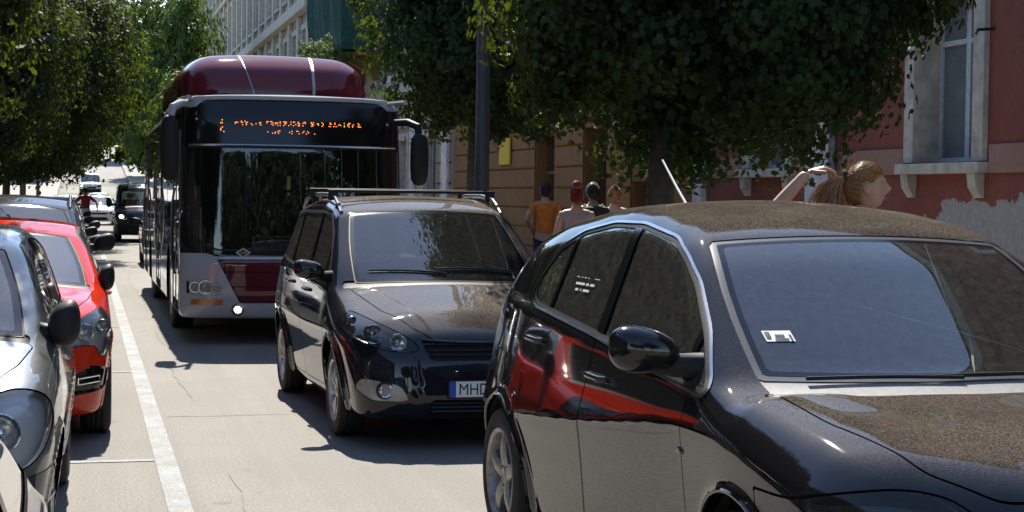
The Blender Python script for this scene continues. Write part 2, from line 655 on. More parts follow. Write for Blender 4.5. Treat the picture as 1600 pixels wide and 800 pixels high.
def split(mesh, f):
    """cut a triangle mesh along f = 0: (inside f < 0, outside)"""
    V, N, T = mesh
    f = np.where(np.abs(f) < 1e-6, 1e-6, f)
    ins = f < 0
    cnt = ins[T].sum(1)
    Ti, To, Tm = T[cnt == 3], T[cnt == 0], T[(cnt == 1) | (cnt == 2)]
    if len(Tm):
        im = ins[Tm]
        one = im.sum(1) == 1
        lone = np.where(one, im.argmax(1), (~im).argmax(1))
        r_ = np.arange(len(Tm))
        A, B, C = Tm[r_, lone], Tm[r_, (lone + 1) % 3], Tm[r_, (lone + 2) % 3]
        E = np.concatenate([np.stack([A, B], 1), np.stack([A, C], 1)])
        key = np.sort(E, 1)
        uk, inv = np.unique(key, axis=0, return_inverse=True)
        inv = inv.ravel()
        t = f[uk[:, 0]] / (f[uk[:, 0]] - f[uk[:, 1]])
        nv = V[uk[:, 0]] + (V[uk[:, 1]] - V[uk[:, 0]]) * t[:, None]
        nn = N[uk[:, 0]] + (N[uk[:, 1]] - N[uk[:, 0]]) * t[:, None]
        nn /= np.maximum(np.linalg.norm(nn, axis=1), 1e-9)[:, None]
        b = len(V)
        V = np.concatenate([V, nv])
        N = np.concatenate([N, nn])
        k = len(Tm)
        AB, AC = inv[:k] + b, inv[k:] + b
        t1 = np.stack([A, AB, AC], 1)
        t2 = np.concatenate([np.stack([AB, B, C], 1), np.stack([AB, C, AC], 1)])
        one2 = np.concatenate([one, one])
        Ti = np.concatenate([Ti, t1[one], t2[~one2]])
        To = np.concatenate([To, t1[~one], t2[one2]])
    return compact(V, N, Ti), compact(V, N, To)

def boundary_edges(T):
    E = np.concatenate([T[:, [0, 1]], T[:, [1, 2]], T[:, [2, 0]]])
    key = np.sort(E, 1)
    u, idx, c = np.unique(key, axis=0, return_index=True, return_counts=True)
    return E[idx[c == 1]]

class Body:
    """a shell being cut into the parts of one vehicle"""
    def __init__(self, shell, root, res=(180, 0.025, 42)):
        self.sh, self.root = shell, root
        self.rem = shell.mesh(*res)
    def sz(self, poly, side, xmin=0.25):
        V = self.rem[0]
        return np.maximum(poly_sd(V[:, 1], V[:, 2], poly), xmin - side * V[:, 0])
    def xs(self, poly, zmin=0.6):
        V = self.rem[0]
        return np.maximum(poly_sd(V[:, 0], V[:, 1], poly), zmin - V[:, 2])
    def xz(self, poly, smax_=0.9, rear=False):
        V = self.rem[0]
        lim = (smax_ - V[:, 1]) if rear else (V[:, 1] - smax_)
        return np.maximum(poly_sd(V[:, 0], V[:, 2], poly), lim)
    def line(self, a, b, hw):
        """distance to an infinite side-view line, minus half width"""
        V = self.rem[0]
        d = np.array([b[0] - a[0], b[1] - a[1]], float)
        d /= np.linalg.norm(d)
        return np.abs((V[:, 1] - a[0]) * -d[1] + (V[:, 2] - a[1]) * d[0]) - hw
    def take(self, f):
        i, self.rem = split(self.rem, f)
        return i
    def make(self, name, mesh, mat, off=0.0, parent=None, back=None):
        V, N, T = mesh
        if len(T) == 0:
            return None
        return mesh_obj(name, V + N * off, T, mat, parent or self.root, True, N)
    def panel(self, name, f, mat, gap=0.006, parent=None, seal=True):
        i, o = split(self.rem, f + gap * 0.5)
        V = o[0]
        ob = self.make(name, i, mat, 0.0, parent)
        # the gap: a strip sunk behind the panel edge
        self.rem = o
        return ob
    def gap(self, f, gap, parent, depth=0.014):
        g = self.take(f - gap * 0.5)
        return self.make("seal", g, "seam", -depth, parent)
    def recess(self, name, mesh, depth, mat, parent=None, d=None, scale=1.0):
        """sunken copy of a cut-out with side walls"""
        V, N, T = mesh
        if len(T) == 0:
            return None
        dv = np.array(d if d is not None else (0, 1, 0), float)
        c = V.mean(0)
        V2 = (V - c) * scale + c + dv * depth if d is not None else V - N * depth
        be = boundary_edges(T)
        b = len(V)
        Q = np.stack([be[:, 0], be[:, 1], be[:, 1] + b, be[:, 0] + b], 1)
        W = np.concatenate([Q[:, [0, 1, 2]], Q[:, [0, 2, 3]]])
        return mesh_obj(name, np.concatenate([V, V2]), np.concatenate([T + b, W]), mat, parent or self.root, False)

# ------------------------------------------------------------------ wheels
WHEELS = {}
def make_wheel(kind, r_, w=0.2, spokes=5, rim_mat="alloy"):
    key = (kind, r_, w, spokes, rim_mat)
    if key in WHEELS:
        return copy_tree(WHEELS[key])
    e = bpy.data.objects.new("wheel", None)
    e.empty_display_size = 0.1
    link(e)
    rr = r_ * 0.67
    t = MB()
    h = w / 2
    t.lathe([(-h + 0.02, rr), (-h + 0.005, rr + 0.015), (-h, r_ * 0.83), (-h + 0.012, r_ * 0.95), (-h + 0.035, r_ * 0.992), (-h + 0.06, r_), (-h + 0.064, r_ - 0.007), (-h + 0.072, r_ - 0.007), (-h + 0.076, r_),
             (-0.005, r_), (-0.001, r_ - 0.007), (0.006, r_ - 0.007), (0.010, r_), (h - 0.076, r_), (h - 0.072, r_ - 0.007), (h - 0.064, r_ - 0.007), (h - 0.06, r_),
             (h - 0.035, r_ * 0.992), (h - 0.012, r_ * 0.95), (h, r_ * 0.83), (h - 0.005, rr + 0.015), (h - 0.02, rr)], 'x', 56)
    t.build("tyre", "rubber", e, True)
    b = MB()     # rim faces -x (outside)
    b.lathe([(-h + 0.012, rr + 0.012), (-h + 0.004, rr + 0.004), (-h + 0.012, rr - 0.012), (-h + 0.05, rr - 0.02), (h - 0.02, rr - 0.03), (h - 0.01, rr + 0.01)], 'x', 56)
    b.lathe([(-h + 0.03, 0.001), (-h + 0.025, 0.035), (-h + 0.04, 0.06), (-h + 0.08, 0.075), (-h + 0.12, 0.08)], 'x', 24)
    for k in range(spokes):
        a = 2 * math.pi * k / spokes + 0.31
        ca, sa = math.cos(a), math.sin(a)
        wi, wo_, nx = (0.040, 0.026, 5) if spokes <= 6 else (0.022, 0.016, 5)
        pts = []
        for q in range(nx + 1):
            fr = q / nx
            rad = 0.045 + (rr - 0.012 - 0.045) * fr
            hwid = wi + (wo_ - wi) * fr + (0.012 if q == nx else 0)
            ax = -h + 0.028 - 0.012 * math.sin(fr * math.pi)
            pts.append((rad, hwid, ax))
        vs, fs = [], []
        for rad, hwid, ax in pts:
            for sgn, dd in ((-1, 0.012), (-0.55, 0.0), (0.55, 0.0), (1, 0.012)):
                vs.append((ax + dd, ca * rad - sa * hwid * sgn, sa * rad + ca * hwid * sgn))
            for sgn in (1, -1):
                vs.append((ax + 0.05, ca * rad - sa * hwid * sgn * 0.8, sa * rad + ca * hwid * sgn * 0.8))
        for q in range(nx):
            for c in range(6):
                c2 = (c + 1) % 6
                fs.append((q * 6 + c, q * 6 + c2, (q + 1) * 6 + c2, (q + 1) * 6 + c))
        b.add(vs, fs)
    b.build("rim", rim_mat, e, True)
    d = MB()
    d.lathe([(-h + 0.085, 0.02), (-h + 0.085, rr * 0.82), (-h + 0.105, rr * 0.82), (-h + 0.11, 0.02)], 'x', 32)
    d.build("brake_disc", "dark_metal", e, True)
    k_ = MB()
    k_.lathe([(0.02, 0.01), (0.02, rr - 0.02)], 'x', 24)
    k_.build("inner_hub", "seam", e)
    WHEELS[key] = e
    return e

def seat(parent, x, s, z, w=0.48, head=True, back_h=0.60):
    b = MB()
    b.box(x - w / 2, x + w / 2, s - 0.28, s + 0.24, z, z + 0.14, 0.05)
    bm = MB().box(-w / 2, w / 2, -0.06, 0.07, 0.0, back_h, 0.045)
    if head:
        bm.box(-0.13, 0.13, -0.05, 0.05, back_h + 0.05, back_h + 0.22, 0.04)
        bm.box(-0.05, -0.035, -0.01, 0.01, back_h - 0.02, back_h + 0.08)
        bm.box(0.035, 0.05, -0.01, 0.01, back_h - 0.02, back_h + 0.08)
    t = R(-17)
    vs = [(v[0] + x, v[1] * math.cos(t) - v[2] * math.sin(t) + s + 0.2, v[1] * math.sin(t) + v[2] * math.cos(t) + z + 0.08) for v in bm.v]
    b.add(vs, bm.f)
    return b.build("seat", "seat_fabric", parent, True)

def mirror_housing(parent, side, x, s, z, mat, rx=0.115, rs=0.075, rz=0.085, foot=None):
    """door mirror: teardrop housing, stalk, glass"""
    n, m_ = 26, 16
    vs, fs = [], []
    for i in range(m_ + 1):
        ph = -math.pi / 2 + math.pi * i / m_
        for k in range(n):
            t = 2 * math.pi * k / n
            a = math.cos(ph) * math.cos(t)
            b = math.cos(ph) * math.sin(t)
            c = math.sin(ph)
            px = math.copysign(abs(a) ** 0.8, a)
            ps = b if b < 0 else b * 0.55
            pz = math.copysign(abs(c) ** 0.85, c)
            taper = 1 + 0.16 * px          # outer end is taller
            vs.append((side * (x + rx * px), s + rs * ps, z + rz * pz * taper + 0.012 * px))
    for i in range(m_):
        for k in range(n):
            k2 = (k + 1) % n
            fs.append((i * n + k, i * n + k2, (i + 1) * n + k2, (i + 1) * n + k))
    mb = MB().add(vs, fs)
    o = mb.build("door_mirror", mat, parent, True)
    st = MB()
    fx, fs_, fz = foot
    st.tube([(side * fx, fs_, fz), (side * (fx + x) / 2, (fs_ + s) / 2 + 0.01, (fz + z) / 2 - 0.025), (side * (x - rx * 0.5), s + 0.01, z - rz * 0.45)], [0.048, 0.040, 0.045], 10)
    st.build("mirror_arm", "black_plastic", o, True)
    g = MB()
    g.ellip((side * x, s + rs * 0.5, z), (rx * 0.8, 0.006, rz * 0.72), 20, 10)
    g.build("mirror_glass", "chrome", o, True)
    return o

# ------------------------------------------------------------------ a car
def ws_poly(w):
    """windscreen outline seen from above"""
    sb, kb, st, kt, xb, xt = w
    bot = [(x, sb + kb * x * x) for x in np.linspace(-xb, xb, 17)]
    top = [(x, st + kt * x * x) for x in np.linspace(xt, -xt, 13)]
    sd = []
    a, b = bot[-1], top[0]
    for t in (0.2, 0.4, 0.6, 0.8):
        sd.append((a[0] + (b[0] - a[0]) * t + 0.02 * math.sin(math.pi * t), a[1] + (b[1] - a[1]) * t))
    p = bot + sd + top + [(-q[0], q[1]) for q in reversed(sd)]
    return p

def build_car(sp, root):
    sh = Shell(sp)
    B = Body(sh, root, sp.get("res", (170, 0.026, 40)))
    L, hw = sp["L"], sp["hw"]
    pm = sp["paint"]
    # wheel openings
    for c in sp["wheels"]:
        V = B.rem[0]
        rr = np.hypot(V[:, 1] - c, V[:, 2] - sp["wr"] - sp.get("awz", 0.0)) - sp["ar"]
        B.take(np.maximum(rr, 0.42 - np.abs(V[:, 0])))
    # windscreen
    wp = ws_poly(sp["ws"])
    g = B.take(B.xs(wp, sp["ws_z"]))
    V = g[0]
    f = poly_sd(V[:, 0], V[:, 1], wp)
    gl, fr = split(g, f + sp.get("frit", 0.035))
    wsob = B.make("windscreen", gl, sp.get("ws_mat", "windshield_glass"), -0.002)
    B.make("windscreen_border", fr, "gloss_black", -0.002, wsob)
    seal = B.take(B.xs(wp, sp["ws_z"]) - sp.get("ws_seal", 0.008))
    B.make("windscreen_seal", seal, sp.get("ws_seal_mat", "black_plastic"), -0.003, wsob)
    # side windows
    dl = soft(sp["dlo"], sp.get("dlo_r", 0.07)) if not sp.get("dlo_smooth") else chaikin(sp["dlo"], 3)
    for side in (-1, 1):
        if sp.get("trim"):
            f = B.sz(dl, side, 0.3)
            band = split(B.rem, f - sp["trim"] * np.clip(np.abs(B.rem[1][:, 0]) * 1.15 - 0.1, 0.15, 1.0))
            ins, B.rem = band
            V = ins[0]
            f2 = np.maximum(poly_sd(V[:, 1], V[:, 2], dl), 0.3 - side * V[:, 0])
            inn, ring = split(ins, f2)
            B.make("window_trim", ring, sp.get("trim_mat", "chrome"), 0.004)
        else:
            inn = B.take(B.sz(dl, side, 0.3))
        # rubber frame round the glass
        V = inn[0]
        f2 = poly_sd(V[:, 1], V[:, 2], dl)
        inn, rub = split(inn, f2 + 0.016)
        B.make("window_rubber", rub, "black_plastic", -0.001)
        keep, B.rem = B.rem, inn
        for a, b, w_ in sp["pillars"]:
            pl = B.take(B.line(a, b, w_))
            B.make("window_pillar", pl, "gloss_black", 0.001)
        # what is left are the panes, one between each pair of pillars
        rest = [B.rem]
        for a, b, w_ in sp["pillars"]:
            nxt = []
            for q in rest:
                if len(q[2]) == 0:
                    continue
                V = q[0]
                d = np.array([b[0] - a[0], b[1] - a[1]], float)
                d /= np.linalg.norm(d)
                nxt += list(split(q, (V[:, 1] - a[0]) * -d[1] + (V[:, 2] - a[1]) * d[0]))
            rest = nxt
        for q in rest:
            if len(q[2]) > 4:
                B.make("side_window", q, sp.get("side_mat", "side_glass"), -0.006)
        B.rem = keep
    # rear window
    if "rw" in sp:
        g = B.take(B.xz(soft(sp["rw"], 0.08), L * 0.72, True))
        B.make("rear_window", g, "dark_glass", -0.003)
    # cowl
    if "cowl" in sp:
        c = B.take(B.xs(sp["cowl"], sp["ws_z"] - 0.12))
        B.make("cowl", c, sp.get("cowl_mat", "black_plastic"), -0.006)
    # lamps
    for key, nm in (("headlight", "headlight"), ("foglight", "fog_light")):
        if key not in sp:
            continue
        for side in (-1, 1):
            poly = [(side * u, v) for u, v in (chaikin(sp[key], 2) if sp.get(key + "_smooth", True) else soft(sp[key], 0.03))]
            f = B.xz(poly, sp.get("hl_smax", 0.95))
            g = B.take(f)
            ob = B.make(nm, g, "clear_lens", 0.0)
            B.recess("lamp_housing", g, sp.get("hl_depth", 0.07), sp.get(key + "_bucket", "gloss_black"), ob, (-side * 0.25, 1, 0), 0.93)
            sl = B.take(B.xz(poly, sp.get("hl_smax", 0.95)) - 0.006)
            B.make("lamp_seal", sl, "seam", -0.008, ob)
            for (u, v, rad, dep) in sp.get(key + "_bowls", []):
                s_ = sh.snap(side * u, v) + dep
                m_ = MB()
                m_.lathe([(-0.018, rad), (-0.022, rad * 0.95), (0.0, rad * 0.85), (0.022, rad * 0.55), (0.03, 0.002)], 'y', 24, (side * u, s_, v))
                m_.ellip((side * u, s_ + 0.005, v), (rad * 0.3, 0.02, rad * 0.3), 10, 6)
                m_.build("reflector", "chrome", ob, True)
    # dark openings in the nose
    for (nm, poly, dep, mat) in sp.get("openings", []):
        for side in ((1, -1) if min(u for u, v in poly) > 0 else (1,)):
            pp = [(side * u, v) for u, v in soft(poly, 0.03)]
            g = B.take(B.xz(pp, 0.8))
            B.recess(nm, g, dep, mat, None, (0, 1, 0))
    # bonnet
    if "hood" in sp:
        hp = soft(sp["hood"] + [(-u, v) for u, v in reversed(sp["hood"])], 0.05)
        f = B.xs(hp, sp.get("hood_z", 0.6))
        i, o = split(B.rem, f + 0.003)
        hood = B.make("bonnet", i, pm, 0.001)
        B.rem = o
        B.gap(B.xs(hp, sp.get("hood_z", 0.6)), 0.006, hood)
    # doors
    for side in (-1, 1):
        for dp in sp.get("doors", []):
            pp = soft(dp, 0.06)
            f = B.sz(pp, side, 0.35)
            i, o = split(B.rem, f + 0.003)
            door = B.make("door", i, pm, 0.0)
            B.rem = o
            if door is None:
                continue
            B.gap(B.sz(pp, side, 0.35), 0.006, door)
        for (s_, z_) in sp.get("handles", []):
            x_ = sh.snapx(s_, z_)
            h = MB()
            h.tube([(side * (x_ - 0.005), s_ - 0.085, z_ - 0.002), (side * (x_ + 0.022), s_ - 0.07, z_), (side * (x_ + 0.03), s_, z_ + 0.004), (side * (x_ + 0.022), s_ + 0.07, z_ + 0.003), (side * (x_ - 0.005), s_ + 0.085, z_)], 0.013, 8)
            h.build("door_handle", sp.get("handle_mat", pm), root, True)
    # sill strip, bumper split
    for (nm, poly, mat, off) in sp.get("front_parts", []):
        f = B.xz(poly, 0.9)
        g = B.take(f)
        B.make(nm, g, mat, off)
    B.make("body", B.rem, pm)
    # arch liners and wheels
    for c in sp["wheels"]:
        for side in (-1, 1):
            li = MB()
            a0, a1 = R(-15), R(195)
            n = 26
            vs, fs = [], []
            xo = sh.snapx(c - sp["ar"] - 0.03, sp["wr"] + 0.15) - 0.012
            for k in range(n + 1):
                a = a0 + (a1 - a0) * k / n
                for xx in (xo, 0.36):
                    vs.append((side * xx, c + math.cos(a) * (sp["ar"] + 0.006), sp["wr"] + sp.get("awz", 0.0) + math.sin(a) * (sp["ar"] + 0.006)))
            for k in range(n):
                fs.append((2 * k, 2 * k + 1, 2 * k + 3, 2 * k + 2))
            li.add(vs, fs)
            li.prism([(c + math.cos(a0 + (a1 - a0) * k / n) * sp["ar"], sp["wr"] + sp.get("awz", 0.0) + math.sin(a0 + (a1 - a0) * k / n) * sp["ar"]) for k in range(n + 1)], 'x', side * 0.33, side * 0.36)
            li.build("wheel_arch_liner", "seam", root)
            w = make_wheel(sp.get("wheel_kind", "a"), sp["wr"], sp.get("ww", 0.2), sp.get("spokes", 5), sp.get("rim_mat", "alloy"))
            w.parent = root
            w.location = (side * (sp.get("track", hw - 0.035) - sp.get("ww", 0.2) / 2), c, sp["wr"])
            w.rotation_euler = (R(20 * c), 0, 0) if side < 0 else (R(20 * c), 0, math.pi)
            if sp.get("lip"):
                lp = MB()
                pts = []
                for k in range(33):
                    a = R(-8) + R(196) * k / 32
                    yy, zz = c + math.cos(a) * (sp["ar"] + 0.004), sp["wr"] + sp.get("awz", 0.0) + math.sin(a) * (sp["ar"] + 0.004)
                    pts.append((side * (sh.snapx(yy, zz) + 0.001), yy, zz))
                lp.tube(pts, 0.008, 6)
                lp.build("wheel_arch_lip", pm, root, True)
    # mirrors
    if "mirror" in sp:
        s_, z_ = sp["mirror"]
        for side in (-1, 1):
            fx = sh.snapx(sp["mirror_foot"][0], sp["mirror_foot"][1])
            mirror_housing(root, side, sp.get("mirror_x", hw + 0.08), s_, z_, sp.get("mirror_mat", pm), *sp.get("mirror_r", (0.115, 0.075, 0.08)), foot=(fx - 0.03, sp["mirror_foot"][0], sp["mirror_foot"][1]))
    # cabin
    if sp.get("interior", True):
        sb = sp["ws"][0]
        bz = float(sh.belt(np.array(1.6)))
        fl = MB().box(-hw + 0.16, hw - 0.16, sb + 0.25, L - 0.5, 0.26, 0.33)
        fl.build("cabin_floor", "cabin", root)
        d = MB()
        zt = sp["ws_z"] + sp.get("dash_dz", -0.03)
        d.prism([(sb + 0.10, 0.45), (sb + 0.05, zt - 0.02), (sb + 0.30, zt + 0.01), (sb + 0.62, zt + 0.02), (sb + 0.72, zt - 0.06), (sb + 0.66, 0.62), (sb + 0.5, 0.45)], 'x', -hw + 0.20, hw - 0.20)
        d.build("dashboard", "cabin", root, True)
        zs = 0.36 + sp.get("seat_dz", 0.0)
        bh = sp.get("back_h", 0.60)
        for x_ in (-0.36, 0.36):
            seat(root, x_, sb + 1.22, zs, back_h=bh)
        seat(root, -0.33, sb + 2.05, zs, 0.6, back_h=bh)
        seat(root, 0.33, sb + 2.05, zs, 0.6, back_h=bh)
        w = MB()
        n = 28
        cx, cs, cz = 0.36, sb + 0.80, zt + 0.0
        ring = []
        for k in range(n + 1):
            a = 2 * math.pi * k / n
            ring.append((cx + 0.18 * math.cos(a), cs - 0.07 * math.sin(a) * -1, cz + 0.165 * math.sin(a)))
        w.tube(ring, 0.015, 8, False)
        w.box(cx - 0.16, cx + 0.16, cs - 0.01, cs + 0.02, cz - 0.03, cz + 0.02, 0.008)
        w.build("steering_wheel", "black_plastic", root, True)
        mr = MB()
        st = sp["ws"][2]
        zz = float(sh.top(np.array(st))) - 0.13
        mr.box(-0.11, 0.11, st + 0.02, st + 0.05, zz - 0.03, zz + 0.035, 0.012)
        mr.build("rear_view_mirror", "black_plastic", root, True)
    return sh, B

def plate(root, sh, x, z, w=0.52, h=0.11, text=None, s_off=-0.012, tilt=0.0):
    s_ = min(sh.snap(x - w / 2 + 0.02, z), sh.snap(x + w / 2 - 0.02, z), sh.snap(x, z)) + s_off
    b = MB().box(x - w / 2, x + w / 2, s_, s_ + 0.008, z - h / 2, z + h / 2, 0.003)
    o = b.build("number_plate", "plate_white", root)
    fr = MB()
    for (a0, a1, c0, c1) in ((-w / 2 - 0.006, w / 2 + 0.006, -h / 2 - 0.006, -h / 2 + 0.003), (-w / 2 - 0.006, w / 2 + 0.006, h / 2 - 0.003, h / 2 + 0.006), (-w / 2 - 0.006, -w / 2 + 0.003, -h / 2, h / 2), (w / 2 - 0.003, w / 2 + 0.006, -h / 2, h / 2)):
        fr.box(x + a0, x + a1, s_ - 0.003, s_ + 0.01, z + c0, z + c1)
    fr.build("plate_frame", "black_plastic", o)
    if text:
        MB().box(x - w / 2 + 0.004, x - w / 2 + 0.048, s_ - 0.0015, s_, z - h / 2 + 0.004, z + h / 2 - 0.004).build("plate_band", "plate_blue", o)
        t = text_obj("plate_lettering", text, 0.108, "plate_black", o, (x - w / 2 + 0.065, s_ - 0.001, z - 0.037), (R(90), 0, 0), 0.001, 0.86)
    return o

# ------------------------------------------------------------------ ground
def asphalt(name, base, tint2):
    t = NT(name)
    P = t.coord("pos")
    agg = t.noise(58.0, 5.0, 0.8, P)
    mid = t.noise(9.0, 5.0, 0.65, P)
    big = t.noise(0.55, 4.0, 0.6, P)
    c = t.mixc(t.ramp(agg, [(0.36, 0.0), (0.64, 1.0)]), tuple(v * 0.40 for v in base), tuple(v * 1.45 for v in base))
    c = t.mixc(t.ramp(mid, [(0.35, 0.0), (0.75, 0.45)]), c, tint2)
    c = t.mixc(t.ramp(big, [(0.42, 0.0), (0.62, 0.40)]), c, tuple(v * 0.72 for v in base))
    # wheel tracks polished darker along the lane, and oil drips
    mp = t.n("ShaderNodeMapping")
    t.l(P, mp.inputs[0])
    mp.inputs["Scale"].default_value = (1.5, 0.06, 1.0)
    trk = t.noise(1.3, 4.0, 0.6, mp.outputs[0])
    c = t.mixc(t.ramp(trk, [(0.45, 0.0), (0.62, 0.45)]), c, tuple(v * 0.66 for v in base))
    oil = t.noise(3.4, 3.0, 0.5, P)
    c = t.mixc(t.ramp(oil, [(0.66, 0.0), (0.72, 0.5)]), c, tuple(v * 0.45 for v in base))
    # rust-brown stain patches
    st = t.noise(0.9, 5.0, 0.7, P)
    c = t.mixc(t.ramp(st, [(0.60, 0.0), (0.72, 0.35)]), c, (0.22, 0.15, 0.07))
    return t.done(t.bsdf(c, 0.85, 0.0, 0.35, 0.0, t.bump(agg, 0.55, 0.006)))
asphalt("asphalt", (0.215, 0.204, 0.182), (0.20, 0.194, 0.182))
asphalt("asphalt_patch", (0.17, 0.163, 0.148), (0.18, 0.17, 0.155))
plain("crack", (0.165, 0.156, 0.138), 0.95)
plain("paving", (0.23, 0.215, 0.19), 0.85, var=0.25, vscale=3.0, bump=0.2)
plain("kerb_stone", (0.30, 0.29, 0.27), 0.8, var=0.25, vscale=5.0, bump=0.2)
plain("far_ground", (0.13, 0.13, 0.09), 0.9, var=0.3, vscale=0.3)

def worn_paint():
    t = NT("road_paint")
    P = t.coord("pos")
    a = t.noise(42.0, 5.0, 0.8, P)
    b = t.noise(3.2, 4.0, 0.6, P)
    w = t.math('ADD', a, t.math('MULTIPLY', t.math('SUBTRACT', b, 0.5), 0.55))
    m = t.ramp(w, [(0.42, 0.0), (0.62, 1.0)])
    c = t.mixc(m, (0.215, 0.204, 0.182), (0.285, 0.335, 0.37))
    return t.done(t.bsdf(c, 0.8, 0.0, 0.3, 0.0, t.bump(a, 0.4, 0.004)))
worn_paint()

def rise(y):
    """the street climbs gently far away"""
    return 0.0 if y < 95 else 0.00042 * (y - 95) ** 2 if y < 175 else 2.69 + (y - 175) * 0.067

def sheet(name, x0, x1, y0, y1, dz, mat, step=8.0):
    ys = list(np.arange(y0, y1, step)) + [y1]
    vs, fs = [], []
    for y in ys:
        vs += [(x0, y, rise(y) + dz), (x1, y, rise(y) + dz)]
    for i in range(len(ys) - 1):
        fs.append((2 * i, 2 * i + 1, 2 * i + 3, 2 * i + 2))
    return MB().add(vs, fs).build(name, mat)

tag(sheet("ground", -600, 600, -200, 900, -0.03, "far_ground", 20), kind="structure")
tag(sheet("road", -2.0, 4.25, -60, 330, 0.0, "asphalt", 5), kind="structure")
for nm, x0, x1 in (("pavement_right", 4.40, 9.8), ("pavement_left", -9.2, -2.15)):
    tag(sheet(nm, x0, x1, -60, 330, 0.13, "paving", 5), kind="structure")
for nm, x0, x1 in (("kerb_right", 4.25, 4.40), ("kerb_left", -2.15, -2.0)):
    k = bpy.data.objects.new(nm, None)
    link(k)
    tag(k, kind="structure")
    st = MB().box(x0, x1, 0, 0.992, 0.0, 0.135, 0.012).build("kerb_stone", "kerb_stone", k)
    st.location = (0, -12, 0)
    for i in range(1, 110):
        c = st.copy()
        link(c, k)
        y = -12 + i
        c.location = (0, y, rise(y))

# painted lane line and a bay mark
ln = sheet("lane_line", 0.445, 0.575, -8, 90, 0.004, "road_paint", 4)
tag(ln, kind="structure")
for i, y in enumerate((10.9, 16.3, 21.7, 5.3)):
    b = MB().add([(-1.95, y - 0.04, 0.0045), (0.44, y - 0.04, 0.0045), (0.44, y + 0.04, 0.0045), (-1.95, y + 0.04, 0.0045)], [(0, 1, 2, 3)]).build("bay_line", "road_paint")
    tag(b, kind="structure")
# a repaired strip and cracks in the asphalt
def ribbon(name, pts, w, z, mat):
    vs, fs = [], []
    for i, (x, y) in enumerate(pts):
        a = Vector(pts[max(0, i - 1)])
        b = Vector(pts[min(len(pts) - 1, i + 1)])
        d = (b - a).normalized()
        n = Vector((-d.y, d.x))
        ww = w * (0.5 + random.random())
        vs += [(x - n.x * ww, y - n.y * ww, z), (x + n.x * ww, y + n.y * ww, z)]
    for i in range(len(pts) - 1):
        fs.append((2 * i, 2 * i + 1, 2 * i + 3, 2 * i + 2))
    return tag(MB().add(vs, fs).build(name, mat), kind="structure")
pts, x = [], 0.86
for y in np.arange(5, 44, 0.16):
    x += random.gauss(0, 0.011) + (0.86 - x) * 0.06
    pts.append((x, y))
for a, b in ((20, 34), (56, 75), (88, 101), (120, 190)):
    ribbon("road_crack", pts[a:b], 0.003, 0.0035, "crack")
pts, y = [], 13.0
for x in np.arange(0.62, 4.2, 0.12):
    y += random.gauss(0, 0.02)
    pts.append((x, y))
ribbon("road_crack", pts, 0.006, 0.0035, "crack")
pts, y = [], 26.0
for x in np.arange(-1.9, 1.0, 0.12):
    y += random.gauss(0, 0.02)
    pts.append((x, y))
ribbon("road_crack", pts, 0.007, 0.0035, "crack")

# ------------------------------------------------------------------ buildings
def plaster(name, base, under, patch=0.0, patch_z=1.8, stain=0.3, patch_y=None):
    t = NT(name)
    P = t.coord("pos")
    z = t.sep(P)[2]
    n1 = t.noise(0.9, 6.0, 0.65, P)
    n2 = t.noise(14.0, 5.0, 0.7, P)
    c = t.mixc(t.ramp(n2, [(0.3, 0.0), (0.7, 1.0)]), tuple(v * 0.85 for v in base), tuple(min(1, v * 1.1) for v in base))
    c = t.mixc(t.ramp(n1, [(0.42, 0.0), (0.66, stain)]), c, tuple(v * 0.55 for v in base))
    if patch > 0:
        n3 = t.noise(1.9, 6.0, 0.62, P)
        # plaster fallen off low down: irregular edge
        e = t.math('ADD', t.math('DIVIDE', t.math('SUBTRACT', patch_z, z), 0.9), t.math('MULTIPLY', t.math('SUBTRACT', n3, 0.5), 3.2))
        if patch_y is not None:
            y = t.sep(P)[1]
            e = t.math('ADD', e, t.math('MULTIPLY', t.math('SUBTRACT', patch_y, y), 0.9, clamp=False))
            e = t.math('MINIMUM', e, t.math('ADD', t.math('MULTIPLY', t.math('SUBTRACT', patch_z, z), 3.0), t.math('MULTIPLY', t.math('SUBTRACT', n3, 0.5), 2.5)))
        m = t.ramp(e, [(0.45, 0.0), (0.50, patch)])
        c = t.mixc(m, c, t.mixc(t.ramp(n2, [(0.35, 0.0), (0.65, 1.0)]), tuple(v * 0.75 for v in under), under))
    return t.done(t.bsdf(c, 0.9, 0.0, 0.2, 0.0, t.bump(n2, 0.35, 0.01)))
plaster("plaster_red", (0.255, 0.088, 0.064), (0.40, 0.39, 0.37), 1.0, 1.85, 0.5, 18.4)
plaster("plaster_red_band", (0.36, 0.22, 0.17), (0.5, 0.48, 0.45), 0, 0, 0.5)
plaster("plaster_ochre", (0.23, 0.125, 0.055), (0.4, 0.37, 0.33), 0, 0, 0.5)
plaster("plaster_beige", (0.42, 0.36, 0.27), (0.4, 0.37, 0.33), 0, 0, 0.35)
plaster("plaster_grey", (0.43, 0.37, 0.29), (0.4, 0.37, 0.33), 0, 0, 0.4)
plaster("plaster_left", (0.20, 0.17, 0.13), (0.4, 0.37, 0.33), 0, 0, 0.4)
plain("stone_trim", (0.46, 0.43, 0.37), 0.8, var=0.3, vscale=5.0, bump=0.3)
plain("stone_light", (0.55, 0.55, 0.54), 0.8, var=0.25, vscale=4.0, bump=0.25)
plain("window_paint", (0.50, 0.55, 0.56), 0.55, var=0.2, vscale=12)
plain("window_brown", (0.14, 0.07, 0.035), 0.5, var=0.2, vscale=12)
plain("window_white", (0.62, 0.61, 0.57), 0.5, var=0.1, vscale=12)
plain("room_dark", (0.03, 0.03, 0.032), 0.9)
plain("curtain", (0.80, 0.84, 0.86), 0.9, var=0.2, vscale=18)
plain("slate_roof", (0.10, 0.07, 0.06), 0.8, var=0.3, vscale=6)
